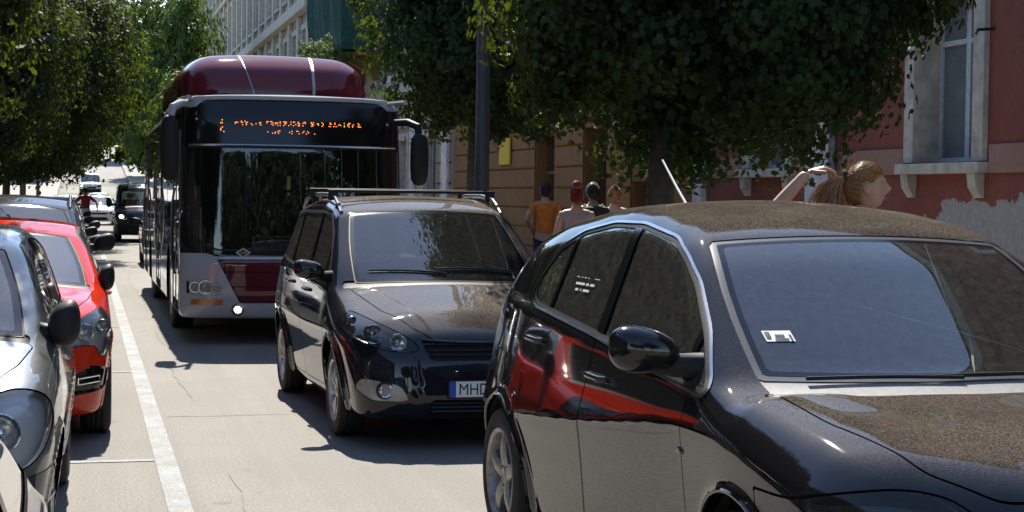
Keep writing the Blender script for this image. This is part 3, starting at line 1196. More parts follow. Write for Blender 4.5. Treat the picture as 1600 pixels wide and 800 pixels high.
plain("zinc", (0.22, 0.23, 0.24), 0.45, 0.7, var=0.25, vscale=6)
plain("green_mesh", (0.02, 0.075, 0.055), 0.85, var=0.35, vscale=7)
plain("sign_yellow", (0.60, 0.42, 0.02), 0.5, var=0.1)

def wall_mesh(x, y0, y1, z0, z1, holes, depth, d=1):
    """street wall in the plane x with openings; d = direction into the house"""
    ys = sorted(set([y0, y1] + [v for h in holes for v in h[:2]]))
    zs = sorted(set([z0, z1] + [v for h in holes for v in h[2:4]]))
    ys = [v for v in ys if y0 <= v <= y1]
    zs = [v for v in zs if z0 <= v <= z1]
    b = MB()
    for i in range(len(ys) - 1):
        for j in range(len(zs) - 1):
            cy, cz = (ys[i] + ys[i + 1]) / 2, (zs[j] + zs[j + 1]) / 2
            if any(h[0] < cy < h[1] and h[2] < cz < h[3] for h in holes):
                continue
            b.add([(x, ys[i], zs[j]), (x, ys[i + 1], zs[j]), (x, ys[i + 1], zs[j + 1]), (x, ys[i], zs[j + 1])], [(0, 1, 2, 3) if d < 0 else (3, 2, 1, 0)])
    for h in holes:
        a, c, e, f = h[:4]
        xx = x + d * depth
        for q in ([(x, a, e), (xx, a, e), (xx, a, f), (x, a, f)], [(x, c, e), (x, c, f), (xx, c, f), (xx, c, e)], [(x, a, e), (x, c, e), (xx, c, e), (xx, a, e)], [(x, a, f), (xx, a, f), (xx, c, f), (x, c, f)]):
            b.add(q, [(0, 1, 2, 3)])
        b.add([(xx + d * 0.5, a - .3, e - .3), (xx + d * 0.5, c + .3, e - .3), (xx + d * 0.5, c + .3, f + .3), (xx + d * 0.5, a - .3, f + .3)], [(0, 1, 2, 3)])
    # back and ends so that the house is solid
    xb = x + d * 9.0
    b.add([(x, y0, z0), (xb, y0, z0), (xb, y0, z1), (x, y0, z1)], [(0, 1, 2, 3)])
    b.add([(x, y1, z0), (xb, y1, z0), (xb, y1, z1), (x, y1, z1)], [(3, 2, 1, 0)])
    b.add([(xb, y0, z0), (xb, y1, z0), (xb, y1, z1), (xb, y0, z1)], [(0, 1, 2, 3)])
    b.add([(x, y0, z1), (x, y1, z1), (xb, y1, z1), (xb, y0, z1)], [(0, 1, 2, 3)])
    return b

def window(parent, x, h, d=1, depth=0.2, mat="window_paint", surround=0.0, sill=True, brackets=False, detail=2, smat="stone_trim", gmat="house_glass"):
    y0, y1, z0, z1 = h[:4]
    xx = x + d * depth
    f = MB()
    t = 0.06
    f.box(xx - 0.03, xx + 0.03, y0, y1, z0, z0 + t)
    f.box(xx - 0.03, xx + 0.03, y0, y1, z1 - t, z1)
    f.box(xx - 0.03, xx + 0.03, y0, y0 + t, z0 + t, z1 - t)
    f.box(xx - 0.03, xx + 0.03, y1 - t, y1, z0 + t, z1 - t)
    ym, zt = (y0 + y1) / 2, z0 + (z1 - z0) * 0.70
    f.box(xx - 0.035, xx + 0.03, ym - 0.05, ym + 0.05, z0 + t, z1 - t)
    if detail > 0:
        f.box(xx - 0.035, xx + 0.03, y0 + t, ym - 0.05, zt - 0.03, zt + 0.03)
        f.box(xx - 0.035, xx + 0.03, ym + 0.05, y1 - t, zt - 0.03, zt + 0.03)
    w = f.build("window", mat, parent)
    for a, c in ((y0 + t, ym - 0.05), (ym + 0.05, y1 - t)):
        MB().box(xx + 0.0 * d, xx + 0.006 * d, a, c, z0 + t, z1 - t).build("pane", gmat, w)
        if detail > 1:
            cv = MB()
            n = 9
            vs, fs = [], []
            for k in range(n + 1):
                yy = a + (c - a) * k / n
                for zz in (z0 + t, z1 - t):
                    vs.append((xx + d * (0.05 + 0.02 * math.sin(k * 2.3)), yy, zz))
            for k in range(n):
                fs.append((2 * k, 2 * k + 2, 2 * k + 3, 2 * k + 1))
            cv.add(vs, fs).build("curtain", "curtain", w)
    if sill:
        e = surround + 0.06
        MB().box(min(x - d * 0.16, x - d * 0.003), max(x - d * 0.16, x - d * 0.003), y0 - e, y1 + e, z0 - 0.14, z0 - 0.015, 0.012).build("sill", smat, w)
        if brackets:
            for yy in (y0 - 0.1, y1 + 0.1):
                pr = [(x - d * 0.003, z0 - 0.142), (x - d * 0.13, z0 - 0.142), (x - d * 0.11, z0 - 0.30), (x - d * 0.03, z0 - 0.42), (x - d * 0.003, z0 - 0.42)]
                MB().prism(pr, 'y', yy - 0.09, yy + 0.09).build("sill_bracket", smat, w)
    if surround > 0:
        s = MB()
        xa, xb = sorted((x - d * 0.003, x - d * 0.07))
        s.box(xa, xb, y0 - surround, y0, z0, z1 + surround)
        s.box(xa, xb, y1, y1 + surround, z0, z1 + surround)
        s.box(xa, xb, y0, y1, z1, z1 + surround)
        ra, rb_ = sorted((x - d * 0.003, xx - d * 0.031))
        s.box(ra, rb_, y0 + 0.002, y0 + 0.025, z0 + 0.002, z1 - 0.002)
        s.box(ra, rb_, y1 - 0.025, y1 - 0.002, z0 + 0.002, z1 - 0.002)
        s.build("window_surround", smat, w)
    return w

# red plastered house on the right
FX = 9.8
rb = empty("red_house", (0, 0, 0), 0, "terracotta red plastered house with pale stone window surrounds and flaking plaster, right edge", "building")
holes = [(17.35, 18.75, 2.16, 4.2), (22.6, 24.0, 2.16, 4.2), (12.1, 13.5, 2.16, 4.2), (7.0, 8.4, 2.16, 4.2)]
up = [(a, b, 6.3, 8.3) for a, b, _, _ in holes]
wall_mesh(FX, 2.0, 26.3, 0.0, 10.5, holes + up, 0.32).build("wall", "plaster_red", rb)
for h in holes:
    window(rb, FX, h, 1, 0.30, "window_paint", 0.24, True, True, 2, "stone_trim", "lightened_glass")
for h in up:
    window(rb, FX, h, 1, 0.25, "window_paint", 0.2, True, False, 1)
prev = 2.0
for h in holes[::-1] if False else sorted(holes):
    MB().box(FX - 0.035, FX - 0.003, prev, h[0] - 0.32, 2.02, 2.34, 0.008).build("string_course", "plaster_red_band", rb)
    prev = h[1] + 0.32
MB().box(FX - 0.035, FX - 0.003, prev, 25.9, 2.02, 2.34, 0.008).build("string_course", "plaster_red_band", rb)
MB().box(FX - 0.35, FX + 0.1, 1.9, 26.4, 10.4, 10.75, 0.03).build("cornice", "stone_trim", rb)
MB().box(FX - 0.10, FX - 0.003, 25.9, 26.32, 0.0, 10.4, 0.01).build("corner_pilaster", "stone_light", rb)
MB().box(FX - 0.05, FX - 0.003, 21.05, 21.95, 0.0, 2.0, 0.01).build("pale_pier", "stone_light", rb)
MB().box(FX - 0.05, FX - 0.036, 21.05, 21.95, 2.0, 2.75, 0.004).build("pale_pier", "stone_light", rb)
pipe = MB().tube([(FX - 0.12, 20.9, 0.1), (FX - 0.12, 20.9, 10.3)], 0.06, 12)
for z in (1.4, 3.4, 5.6, 7.8):
    pipe.tube([(FX - 0.12, 20.9, z), (FX - 0.12, 20.9, z + 0.05)], 0.072, 12)
pipe.build("drainpipe", "zinc", rb, True)
hook = MB().tube([(FX - 0.003, 17.02, 3.62), (FX - 0.22, 17.0, 3.60), (FX - 0.26, 16.95, 3.55)], 0.018, 8)
hook.build("shutter_hook", "dark_metal", rb, True)
MB().prism([(FX - 0.4, 10.76), (FX + 9, 10.76), (FX + 4.5, 13.5)], 'y', 1.9, 26.4).build("roof", "slate_roof", rb)

# ochre house with banded plaster
ob = empty("ochre_house", (0, 0, 0), 0, "brown ochre house with banded plaster and a yellow sign, behind the lamp post", "building")
holes = [(28.2, 29.9, 0.9, 2.0), (31.4, 33.0, 0.95, 3.1), (35.2, 36.8, 0.2, 3.1), (41.6, 43.2, 0.95, 3.1)]
holes2 = [(y, y + 1.3, 5.2, 7.3) for y in (28.4, 31.6, 35.3, 38.6, 41.8)]
wall_mesh(FX + 0.05, 26.36, 45.4, 0.0, 10.0, holes + holes2, 0.28).build("wall", "plaster_ochre", ob)
for h in holes + holes2:
    window(ob, FX + 0.05, h, 1, 0.26, "window_brown", 0.0, h[2] > 0.5, False, 1)
zz = 0.15
while zz < 4.2:
    ys = [26.5] + sorted(v for h in holes if h[2] < zz + 0.4 and h[3] > zz for v in (h[0] - 0.03, h[1] + 0.03)) + [45.3]
    for k in range(0, len(ys), 2):
        MB().box(FX + 0.012, FX + 0.047, ys[k], ys[k + 1], zz, zz + 0.40, 0.012).build("plaster_band", "plaster_ochre", ob)
    zz += 0.44
MB().box(FX - 0.28, FX + 0.1, 26.4, 45.4, 9.9, 10.25, 0.03).build("cornice", "stone_trim", ob)
MB().prism([(FX - 0.35, 10.26), (FX + 9, 10.26), (FX + 4.5, 13.0)], 'y', 26.36, 45.4).build("roof", "slate_roof", ob)
sg = MB().box(FX - 0.06, FX - 0.01, 38.9, 39.9, 2.45, 3.1, 0.01).build("wall_sign", "sign_yellow")
tag(sg, "plain yellow sign panel on the ochre wall beside the lamp post", "sign")

# beige stone house with the balcony wrapped in green netting
sb_ = empty("stone_house", (0, 0, 0), 0, "beige stone-coursed house whose balcony is wrapped in dark green netting", "building")
holes = [(48.0, 49.4, 1.2, 3.4), (52.0, 53.4, 1.2, 3.4), (56.4, 57.8, 1.2, 3.4), (61.0, 62.4, 1.2, 3.4), (66.0, 67.4, 1.2, 3.4), (70.5, 71.9, 1.2, 3.4)]
holes += [(y, y + 1.5, 6.6 if 57 < y < 66 else 5.2, 8.2) for y in (47.9, 51.9, 56.3, 60.9, 65.9, 70.4)]
holes += [(y, y + 1.5, 10.0, 12.6) for y in (47.9, 51.9, 56.3, 60.9, 65.9, 70.4)]
wall_mesh(FX, 45.5, 74.5, 0.0, 15.0, holes, 0.3).build("wall", "plaster_beige", sb_)
for h in holes:
    window(sb_, FX, h, 1, 0.28, "window_white", 0.22, True, False, 1)
zz = 0.3
while zz < 4.6:
    ys = [45.6] + sorted(v for h in holes if h[2] - 0.2 < zz + 0.5 and h[3] + 0.25 > zz for v in (h[0] - 0.3, h[1] + 0.3)) + [74.4]
    for k in range(0, len(ys), 2):
        MB().box(FX - 0.06, FX - 0.003, ys[k], ys[k + 1], zz, zz + 0.54, 0.02).build("stone_course", "plaster_beige", sb_)
    zz += 0.58
for y in (45.6, 50.4, 54.6, 64.2, 68.7, 73.7):
    MB().box(FX - 0.16, FX - 0.065, y, y + 0.7, 0.2, 4.7, 0.02).build("pilaster", "stone_light", sb_)
    MB().box(FX - 0.14, FX - 0.003, y, y + 0.7, 5.1, 14.6, 0.02).build("pilaster", "stone_light", sb_)
MB().box(FX - 0.3, FX - 0.003, 45.5, 74.5, 4.72, 5.05, 0.03).build("string_course", "stone_trim", sb_)
MB().box(FX - 0.7, FX + 0.1, 45.4, 74.5, 14.7, 15.2, 0.05).build("cornice", "stone_trim", sb_)
MB().box(FX - 1.35, FX - 0.003, 57.2, 64.2, 6.42, 6.62, 0.03).build("balcony_slab", "plaster_ochre", sb_)
for y in (57.8, 60.6, 63.4):
    MB().prism([(FX - 0.003, 6.42), (FX - 1.15, 6.42), (FX - 1.1, 6.25), (FX - 0.4, 5.85), (FX - 0.003, 5.6)], 'y', y - 0.15, y + 0.15).build("balcony_bracket", "plaster_ochre", sb_)
# netting: hangs in soft folds round three sides
vs, fs = [], []
path = [(FX - 0.15, 57.2)] + [(FX - 1.38, 57.2 + 7.0 * t) for t in np.linspace(0, 1, 40)] + [(FX - 0.15, 64.2)]
for k, (x, y) in enumerate(path):
    for j, z in enumerate(np.linspace(6.55, 10.6, 7)):
        bulge = 0.12 * math.sin(k * 0.9) * math.sin(j * 0.5) - 0.16 * math.sin(math.pi * (j / 6)) * (0.5 + 0.5 * math.sin(k * 0.35))
        vs.append((x + bulge, y, z - (0.10 * math.sin(k * 0.7) if j == 0 else 0)))
for k in range(len(path) - 1):
    for j in range(6):
        fs.append((k * 7 + j, k * 7 + j + 1, (k + 1) * 7 + j + 1, (k + 1) * 7 + j))
MB().add(vs, fs).build("balcony_netting", "green_mesh", sb_, True)
pipe = MB().tube([(FX - 0.2, 47.2, 0.1), (FX - 0.2, 47.2, 14.6)], 0.08, 10)
pipe.build("drainpipe", "zinc", sb_, True)

# long grey-beige block far down the street
fb = empty("far_block", (0, 0, 0), 0, "long grey beige apartment block with rows of tall windows, far down the street", "building")
holes = []
for y in np.arange(77.0, 163.0, 3.6):
    holes += [(y, y + 1.5, 1.6, 4.2), (y, y + 1.5, 6.2, 9.2), (y, y + 1.5, 11.2, 14.4), (y, y + 1.5, 16.2, 19.2)]
wall_mesh(FX, 74.6, 165.0, 0.0, 22.0, holes, 0.3).build("wall", "plaster_grey", fb)
for i, h in enumerate(holes):
    if h[0] < 150:
        window(fb, FX, h, 1, 0.26, "window_white" if i % 3 else "window_brown", 0.25, True, False, 0)
for y in np.arange(75.2, 164.0, 3.6):
    MB().box(FX - 0.2, FX - 0.003, y, y + 0.6, 5.5, 20.6, 0.02).build("pilaster", "stone_trim", fb)
for z0, z1, e in ((4.9, 5.4, 0.35), (9.9, 10.4, 0.45), (14.9, 15.2, 0.3), (20.7, 22.2, 0.8)):
    MB().box(FX - e, FX + 0.0 - 0.003, 74.6, 165.2, z0, z1, 0.03).build("cornice", "stone_trim", fb)
for y in (80.4, 94.8, 109.2):
    fbx = MB().box(FX - 1.3, FX - 0.21, y - 0.4, y + 2.3, 5.45, 5.6).build("balcony_slab", "stone_trim", fb)
    rl = MB()
    for k in range(13):
        yy = y - 0.38 + 2.66 * k / 12
        rl.tube([(FX - 1.26, yy, 5.6), (FX - 1.26, yy, 6.5)], 0.018, 5)
    rl.box(FX - 1.3, FX - 1.22, y - 0.4, y + 2.3, 6.48, 6.54)
    rl.build("balcony_railing", "dark_metal", fbx)
# the house that closes the view where the street climbs
eh = empty("end_house", (0, 0, 0), 0, "pale distant house at the far top of the street", "building")
MB().box(-14, 3, 300, 312, 5, 22).build("wall", "plaster_beige", eh)
MB().prism([(-15, 22.02), (4, 22.02), (-5.5, 27)], 'y', 299, 313).build("roof", "slate_roof", eh)
for x in (-11, -7, -3, 0.5):
    for z in (11, 15.5):
        MB().box(x - 0.7, x + 0.7, 299.9, 299.98, z, z + 2.2).build("window", "window_brown", eh)

# houses across the street on the left (mirrored in paint and glass)
lb = empty("left_terrace", (0, 0, 0), 0, "cream terrace along the left pavement, hidden by trees", "building")
LX = -9.2
holes = []
for y in np.arange(-8, 100, 4.2):
    holes += [(y, y + 1.3, 1.3, 3.3), (y, y + 1.3, 5.2, 7.4)]
wall_mesh(LX, -10, 104, 0, 10, holes, 0.25, -1).build("wall", "plaster_left", lb)
for h in holes:
    if -6 < h[0] < 70:
        window(lb, LX, h, -1, 0.22, "window_white", 0.15, True, False, 0)
MB().box(LX - 0.1, LX + 0.35, -10, 104, 9.8, 10.2, 0.03).build("cornice", "stone_trim", lb)
MB().prism([(LX + 0.4, 10.22), (LX - 9, 10.22), (LX - 4.5, 13.0)], 'y', -10, 104).build("roof", "slate_roof", lb)

# lamp post
lp = empty("lamp_post", (5.05, 21.6, 0.13), 0, "tall dark grey steel lamp post between the two right-hand trees", "lamp post")
m_ = MB()
m_.lathe([(0, 0.16), (0.03, 0.16), (0.05, 0.125), (1.1, 0.12), (1.2, 0.098), (8.6, 0.06)], 'z', 20)
plain("post_paint", (0.055, 0.058, 0.068), 0.5, 0.3, var=0.2, vscale=9)
m_.build("post", "post_paint", lp, True)
m_ = MB().tube([(0, 0, 8.55), (-0.25, 0, 9.0), (-1.0, 0, 9.25), (-1.6, 0, 9.28)], [0.06, 0.055, 0.05, 0.045], 10)
m_.build("arm", "post_paint", lp, True)
MB().ellip((-1.9, 0, 9.27), (0.42, 0.16, 0.08), 18, 10).build("lamp_head", "zinc", lp, True)

# ------------------------------------------------------------------ vehicles
def base_spec(**kw):
    sp = dict(
        L=4.1, hw=0.87, zb=0.19, cz=0.62,
        top=[(0, 0.64), (0.06, 0.72), (0.3, 0.83), (0.7, 0.93), (1.05, 1.00), (1.95, 1.42), (2.3, 1.47), (2.8, 1.47), (3.4, 1.42), (3.75, 1.30), (4.0, 1.05), (4.1, 0.9)],
        belt=[(0, 0.7), (0.8, 0.86), (1.3, 0.92), (2.3, 0.96), (4.1, 1.04)],
        crease=[(0, 0.6), (0.8, 0.66), (2.2, 0.68), (4.1, 0.74)],
        plan=[(0, 0.80), (0.5, 0.86), (1.0, 0.87), (3.0, 0.87), (3.7, 0.845), (4.1, 0.80)],
        nose=[(0.15, 0.06), (0.3, 0.02), (0.45, 0.0), (0.6, 0.02), (0.75, 0.10), (0.9, 0.3), (1.4, 0.9)],
        tail=[(0.15, 0.08), (0.4, 0.0), (0.7, 0.01), (0.95, 0.06), (1.2, 0.18), (1.5, 0.4)],
        crown=[(0, 0.16), (0.9, 0.13), (1.2, 0.10), (2.0, 0.12), (4.1, 0.14)],
        kst=[(0, 0.14), (0.9, 0.14), (1.4, 0.10), (4.1, 0.12)],
        up=0.10, dn=0.12, dn2=0.04, step=0.022, tum=0.36, pa=0.10, pb=0.22, kx=0.22,
        wheels=(0.80, 3.35), wr=0.305, ar=0.345, ww=0.19, awz=0.01,
        ws=(1.03, 0.25, 1.93, 0.12, 0.69, 0.56), ws_z=0.95,
        dlo=[(1.42, 0.965), (1.75, 1.20), (2.05, 1.36), (2.45, 1.40), (3.0, 1.38), (3.45, 1.27), (3.62, 1.10), (3.35, 1.055), (2.3, 0.99)],
        pillars=[((2.38, 0.9), (2.50, 1.4), 0.035), ((3.18, 1.0), (3.28, 1.4), 0.02)],
        rw=[(-0.58, 1.02), (0.58, 1.02), (0.5, 1.36), (-0.5, 1.36)],
        hood=[(0.0, 0.13), (0.5, 0.20), (0.62, 0.35), (0.70, 0.75), (0.74, 1.06), (0.35, 0.97), (0.0, 0.93)],
        hood_z=0.62,
        cowl=[(x, 0.96 + 0.25 * x * x) for x in np.linspace(-0.72, 0.72, 13)] + [(x, 1.06 + 0.25 * x * x) for x in np.linspace(0.72, -0.72, 13)],
        headlight=[(0.46, 0.60), (0.62, 0.70), (0.80, 0.80), (0.86, 0.74), (0.82, 0.60), (0.62, 0.54)],
        headlight_bowls=[(0.60, 0.63, 0.055, 0.04), (0.73, 0.68, 0.055, 0.03)],
        openings=[("grille", [(-0.42, 0.55), (0.42, 0.55), (0.46, 0.62), (-0.46, 0.62)], 0.03, "black_plastic"), ("air_intake", [(-0.45, 0.26), (0.45, 0.26), (0.4, 0.40), (-0.4, 0.40)], 0.05, "black_plastic")],
        doors=[[(1.30, 0.30), (1.22, 0.70), (1.34, 0.93), (1.64, 1.10), (2.06, 1.33), (2.43, 1.37), (2.38, 0.9), (2.38, 0.28)],
               [(2.39, 0.28), (2.39, 0.9), (2.44, 1.37), (3.0, 1.35), (3.38, 1.24), (3.30, 0.95), (3.12, 0.72), (3.0, 0.40), (2.92, 0.28)]],
        handles=[(2.22, 0.90), (3.08, 0.93)],
        mirror=(1.52, 1.02), mirror_foot=(1.52, 0.98), mirror_x=0.97,
        paint="paint_silver",
    )
    sp.update(kw)
    return sp

# ---- the near black hatchback
def near_black_car():
    root = empty("hatchback_car", (3.036, 4.285, 0), R(2.06), "glossy black hatchback in the right foreground, dusty roof, chrome window trim and white aerial", "car")
    Lc = 4.36
    root.scale = (1.055, 1.055, 1.055)
    crease = [(0.2, 0.72), (0.5, 0.785), (0.85, 0.845), (1.2, 0.86), (1.5, 0.845), (2.3, 0.74), (3.3, 0.64), (4.3, 0.60)]
    sp = base_spec(
        L=Lc, hw=0.905, zb=0.18,
        top=[(0, 0.70), (0.05, 0.80), (0.2, 0.875), (0.5, 0.935), (0.9, 0.985), (1.05, 1.02), (1.62, 1.395), (1.80, 1.49), (2.0, 1.545), (2.3, 1.59), (2.6, 1.607), (2.9, 1.60), (3.4, 1.55), (3.8, 1.48), (4.05, 1.32), (4.25, 1.1), (4.36, 0.9)],
        belt=[(0, 0.80), (0.4, 0.93), (0.75, 0.985), (1.3, 1.0), (2.3, 1.05), (3.4, 1.12), (4.3, 1.16)],
        crease=crease,
        plan=[(0, 0.83), (0.45, 0.895), (0.85, 0.91), (1.4, 0.895), (3.0, 0.90), (3.5, 0.895), (3.9, 0.855), (4.36, 0.78)],
        nose=[(0.15, 0.08), (0.3, 0.02), (0.5, 0.0), (0.65, 0.02), (0.8, 0.08), (0.95, 0.25), (1.4, 0.9)],
        crown=[(0, 0.20), (0.5, 0.12), (0.85, 0.05), (1.0, 0.02), (1.4, 0.03), (1.8, 0.05), (2.3, 0.11), (3.0, 0.14), (4.3, 0.16)],
        kst=[(0, 0.13), (0.6, 0.13), (1.1, 0.10), (1.6, 0.09), (2.2, 0.11), (4.3, 0.13)],
        up=0.20, dn=0.17, dn2=0.02, csharp=0.012, step=0.016, tum=0.40, kx=0.10, flare=0.016,
        wheels=(0.90, 3.56), wr=0.318, ar=0.355, awz=0.02, ww=0.215, track=0.885,
        ws=(1.05, 0.18, 1.76, 0.06, 0.675, 0.572), ws_z=0.95, ws_mat="windshield_dusty", frit=0.022, ws_seal=0.026, ws_seal_mat="trim_grey", cowl_mat="grey_plastic",
        dlo=[(1.14, 0.968), (1.38, 1.16), (1.62, 1.316), (1.80, 1.40), (1.98, 1.462), (2.38, 1.506), (2.72, 1.505), (3.06, 1.462), (3.30, 1.385), (3.43, 1.25), (3.42, 1.155), (3.30, 1.125), (2.4, 1.065), (1.8, 1.012)],
        dlo_r=0.05, trim=0.013, trim_mat="satin_metal",
        pillars=[((1.36, 0.9), (1.43, 1.35), 0.018), ((2.37, 1.06), (2.41, 1.5), 0.042), ((3.11, 1.1), (3.10, 1.45), 0.018)],
        rw=[(-0.6, 1.12), (0.6, 1.12), (0.5, 1.46), (-0.5, 1.46)],
        hood=[(0.0, 0.08), (0.42, 0.12), (0.60, 0.24), (0.70, 0.60), (0.735, 1.03), (0.40, 0.925), (0.0, 0.895)],
        hood_z=0.70,
        cowl=[(x, 0.90 + 0.20 * x * x) for x in np.linspace(-0.70, 0.70, 17)] + [(x, 1.04 + 0.18 * x * x) for x in np.linspace(0.70, -0.70, 17)],
        headlight=[(0.44, 0.64), (0.52, 0.78), (0.66, 0.815), (0.80, 0.795), (0.90, 0.75), (0.90, 0.66), (0.80, 0.56), (0.6, 0.55)],
        headlight_bowls=[(0.60, 0.69, 0.06, 0.05), (0.75, 0.68, 0.06, 0.05)], hl_smax=0.72,
        openings=[("grille", [(-0.30, 0.52), (0.30, 0.52), (0.34, 0.66), (-0.34, 0.66)], 0.03, "black_plastic"), ("air_intake", [(-0.45, 0.24), (0.45, 0.24), (0.4, 0.40), (-0.4, 0.40)], 0.05, "black_plastic")],
        doors=[[(1.42, 0.24), (1.36, 0.60), (1.30, 0.88), (1.27, 1.09), (1.40, 1.14), (1.64, 1.29), (1.82, 1.37), (2.0, 1.43), (2.39, 1.47), (2.35, 1.0), (2.40, 0.60), (2.50, 0.22)],
               [(2.51, 0.22), (2.41, 0.60), (2.36, 1.0), (2.40, 1.47), (3.02, 1.43), (3.25, 1.36), (3.34, 1.20), (3.30, 0.90), (3.24, 0.72), (3.17, 0.45), (3.12, 0.22)]],
        handles=[(2.24, 0.915), (3.16, 0.985)], handle_mat="paint_black",
        mirror=(1.37, 1.10), mirror_foot=(1.34, 1.045), mirror_x=1.005, mirror_r=(0.125, 0.085, 0.078), mirror_mat="gloss_black",
        paint="paint_black", spokes=5, rim_mat="alloy_dull", lip=True, res=(260, 0.016, 64),
        # twin creases running up the bonnet
        topextra=lambda ax, s: 0.17 * splus(ax - (0.25 + 0.20 * np.clip(s, 0, 1.1)), 0.010) * (1 - sstep(ax, 0.60, 0.95)) * (1 - sstep(s, 0.88, 1.02)) * sstep(s, 0.05, 0.3),
        dash_dz=-0.02, seat_dz=0.10, back_h=0.62,
    )
    sh, B = build_car(sp, root)
    # aerial at the rear of the roof
    z0 = sh.snapz(0.0, 3.45)
    a = MB()
    a.ellip((0, 3.45, z0 + 0.008), (0.03, 0.045, 0.022), 14, 8)
    a.tube([(0, 3.45, z0 + 0.02), (0, 3.62, z0 + 0.13), (0, 3.80, z0 + 0.255)], [0.007, 0.006, 0.005], 8)
    a.build("aerial", "paper", root, True)
    # papers seen through the windscreen
    def on_ws(x, s):
        return sh.snapz(x, s)
    s_ = 1.27
    pts = [(-0.60, s_), (-0.50, s_ - 0.015), (-0.50, s_ + 0.035), (-0.60, s_ + 0.05)]
    tk = MB().add([(x, y, on_ws(x, y) + 0.002) for x, y in pts], [(0, 1, 2, 3)])
    o = tk.build("windscreen_sticker", "paper", root)
    q = MB()
    for (xa, xb, ya, yb) in ((-0.594, -0.578, 0.012, 0.042), (-0.568, -0.520, 0.004, 0.012), (-0.562, -0.53, 0.018, 0.030), (-0.514, -0.506, 0.0, 0.03)):
        vs = [(x, s_ + y - (x + 0.6) * 0.15, on_ws(x, s_ + y - (x + 0.6) * 0.15) + 0.004) for x, y in ((xa, ya), (xb, ya), (xb, yb), (xa, yb))]
        q.add(vs, [(0, 1, 2, 3)])
    q.build("sticker_print", "plate_black", o)
    pp = MB()
    pts = [(-0.05, 1.47, 1.175), (0.02, 1.435, 1.165), (0.10, 1.40, 1.140), (0.10, 1.42, 1.095), (0.03, 1.455, 1.13), (-0.03, 1.485, 1.15)]
    pp.add([(x, y - 0.05, on_ws(x, y - 0.05) - 0.015 - 0.03 * k_) for k_, (x, y, z) in zip((0, 0, 0, 1, 1, 1), pts)], [(0, 1, 4, 5), (1, 2, 3, 4)])
    pp.build("folded_paper", "green_paper", root)
    # lettering on the rear side window
    lt = MB()
    for i, (sa, sb, za) in enumerate(((2.66, 2.90, 1.240), (2.70, 2.88, 1.215), (2.62, 2.92, 1.270))):
        n = 14
        for k in range(n):
            if rng.random() < 0.25:
                continue
            p0 = sa + (sb - sa) * k / n
            p1 = p0 + (sb - sa) / n * 0.75
            hgt = 0.010 if i < 2 else 0.003
            lt.add([(-(sh.snapx(s, z) - 0.003), s, z) for s, z in ((p0, za), (p1, za), (p1, za + hgt), (p0, za + hgt))], [(0, 1, 2, 3)])
    lt.build("window_lettering", "paper", root)
    # wipers
    for (x0, s0, x1, s1) in ((0.50, 1.06, -0.10, 1.03), (0.0, 1.02, -0.55, 1.07)):
        w = MB()
        n = 9
        w.tube([(x0 + (x1 - x0) * t, s0 + (s1 - s0) * t, on_ws(x0 + (x1 - x0) * t, s0 + (s1 - s0) * t) + 0.012) for t in np.linspace(0, 1, n)], 0.007, 6)
        w.build("wiper", "black_plastic", root, True)
    # side repeater on the wing
    for side in (-1, 1):
        x_ = sh.snapx(1.33, 0.765)
        MB().ellip((side * (x_ + 0.0), 1.33, 0.765), (0.008, 0.030, 0.016), 16, 8).build("side_indicator", "clear_lens", root, True)
    plate(root, sh, 0, 0.45)
    return root, sh

near_black_car()

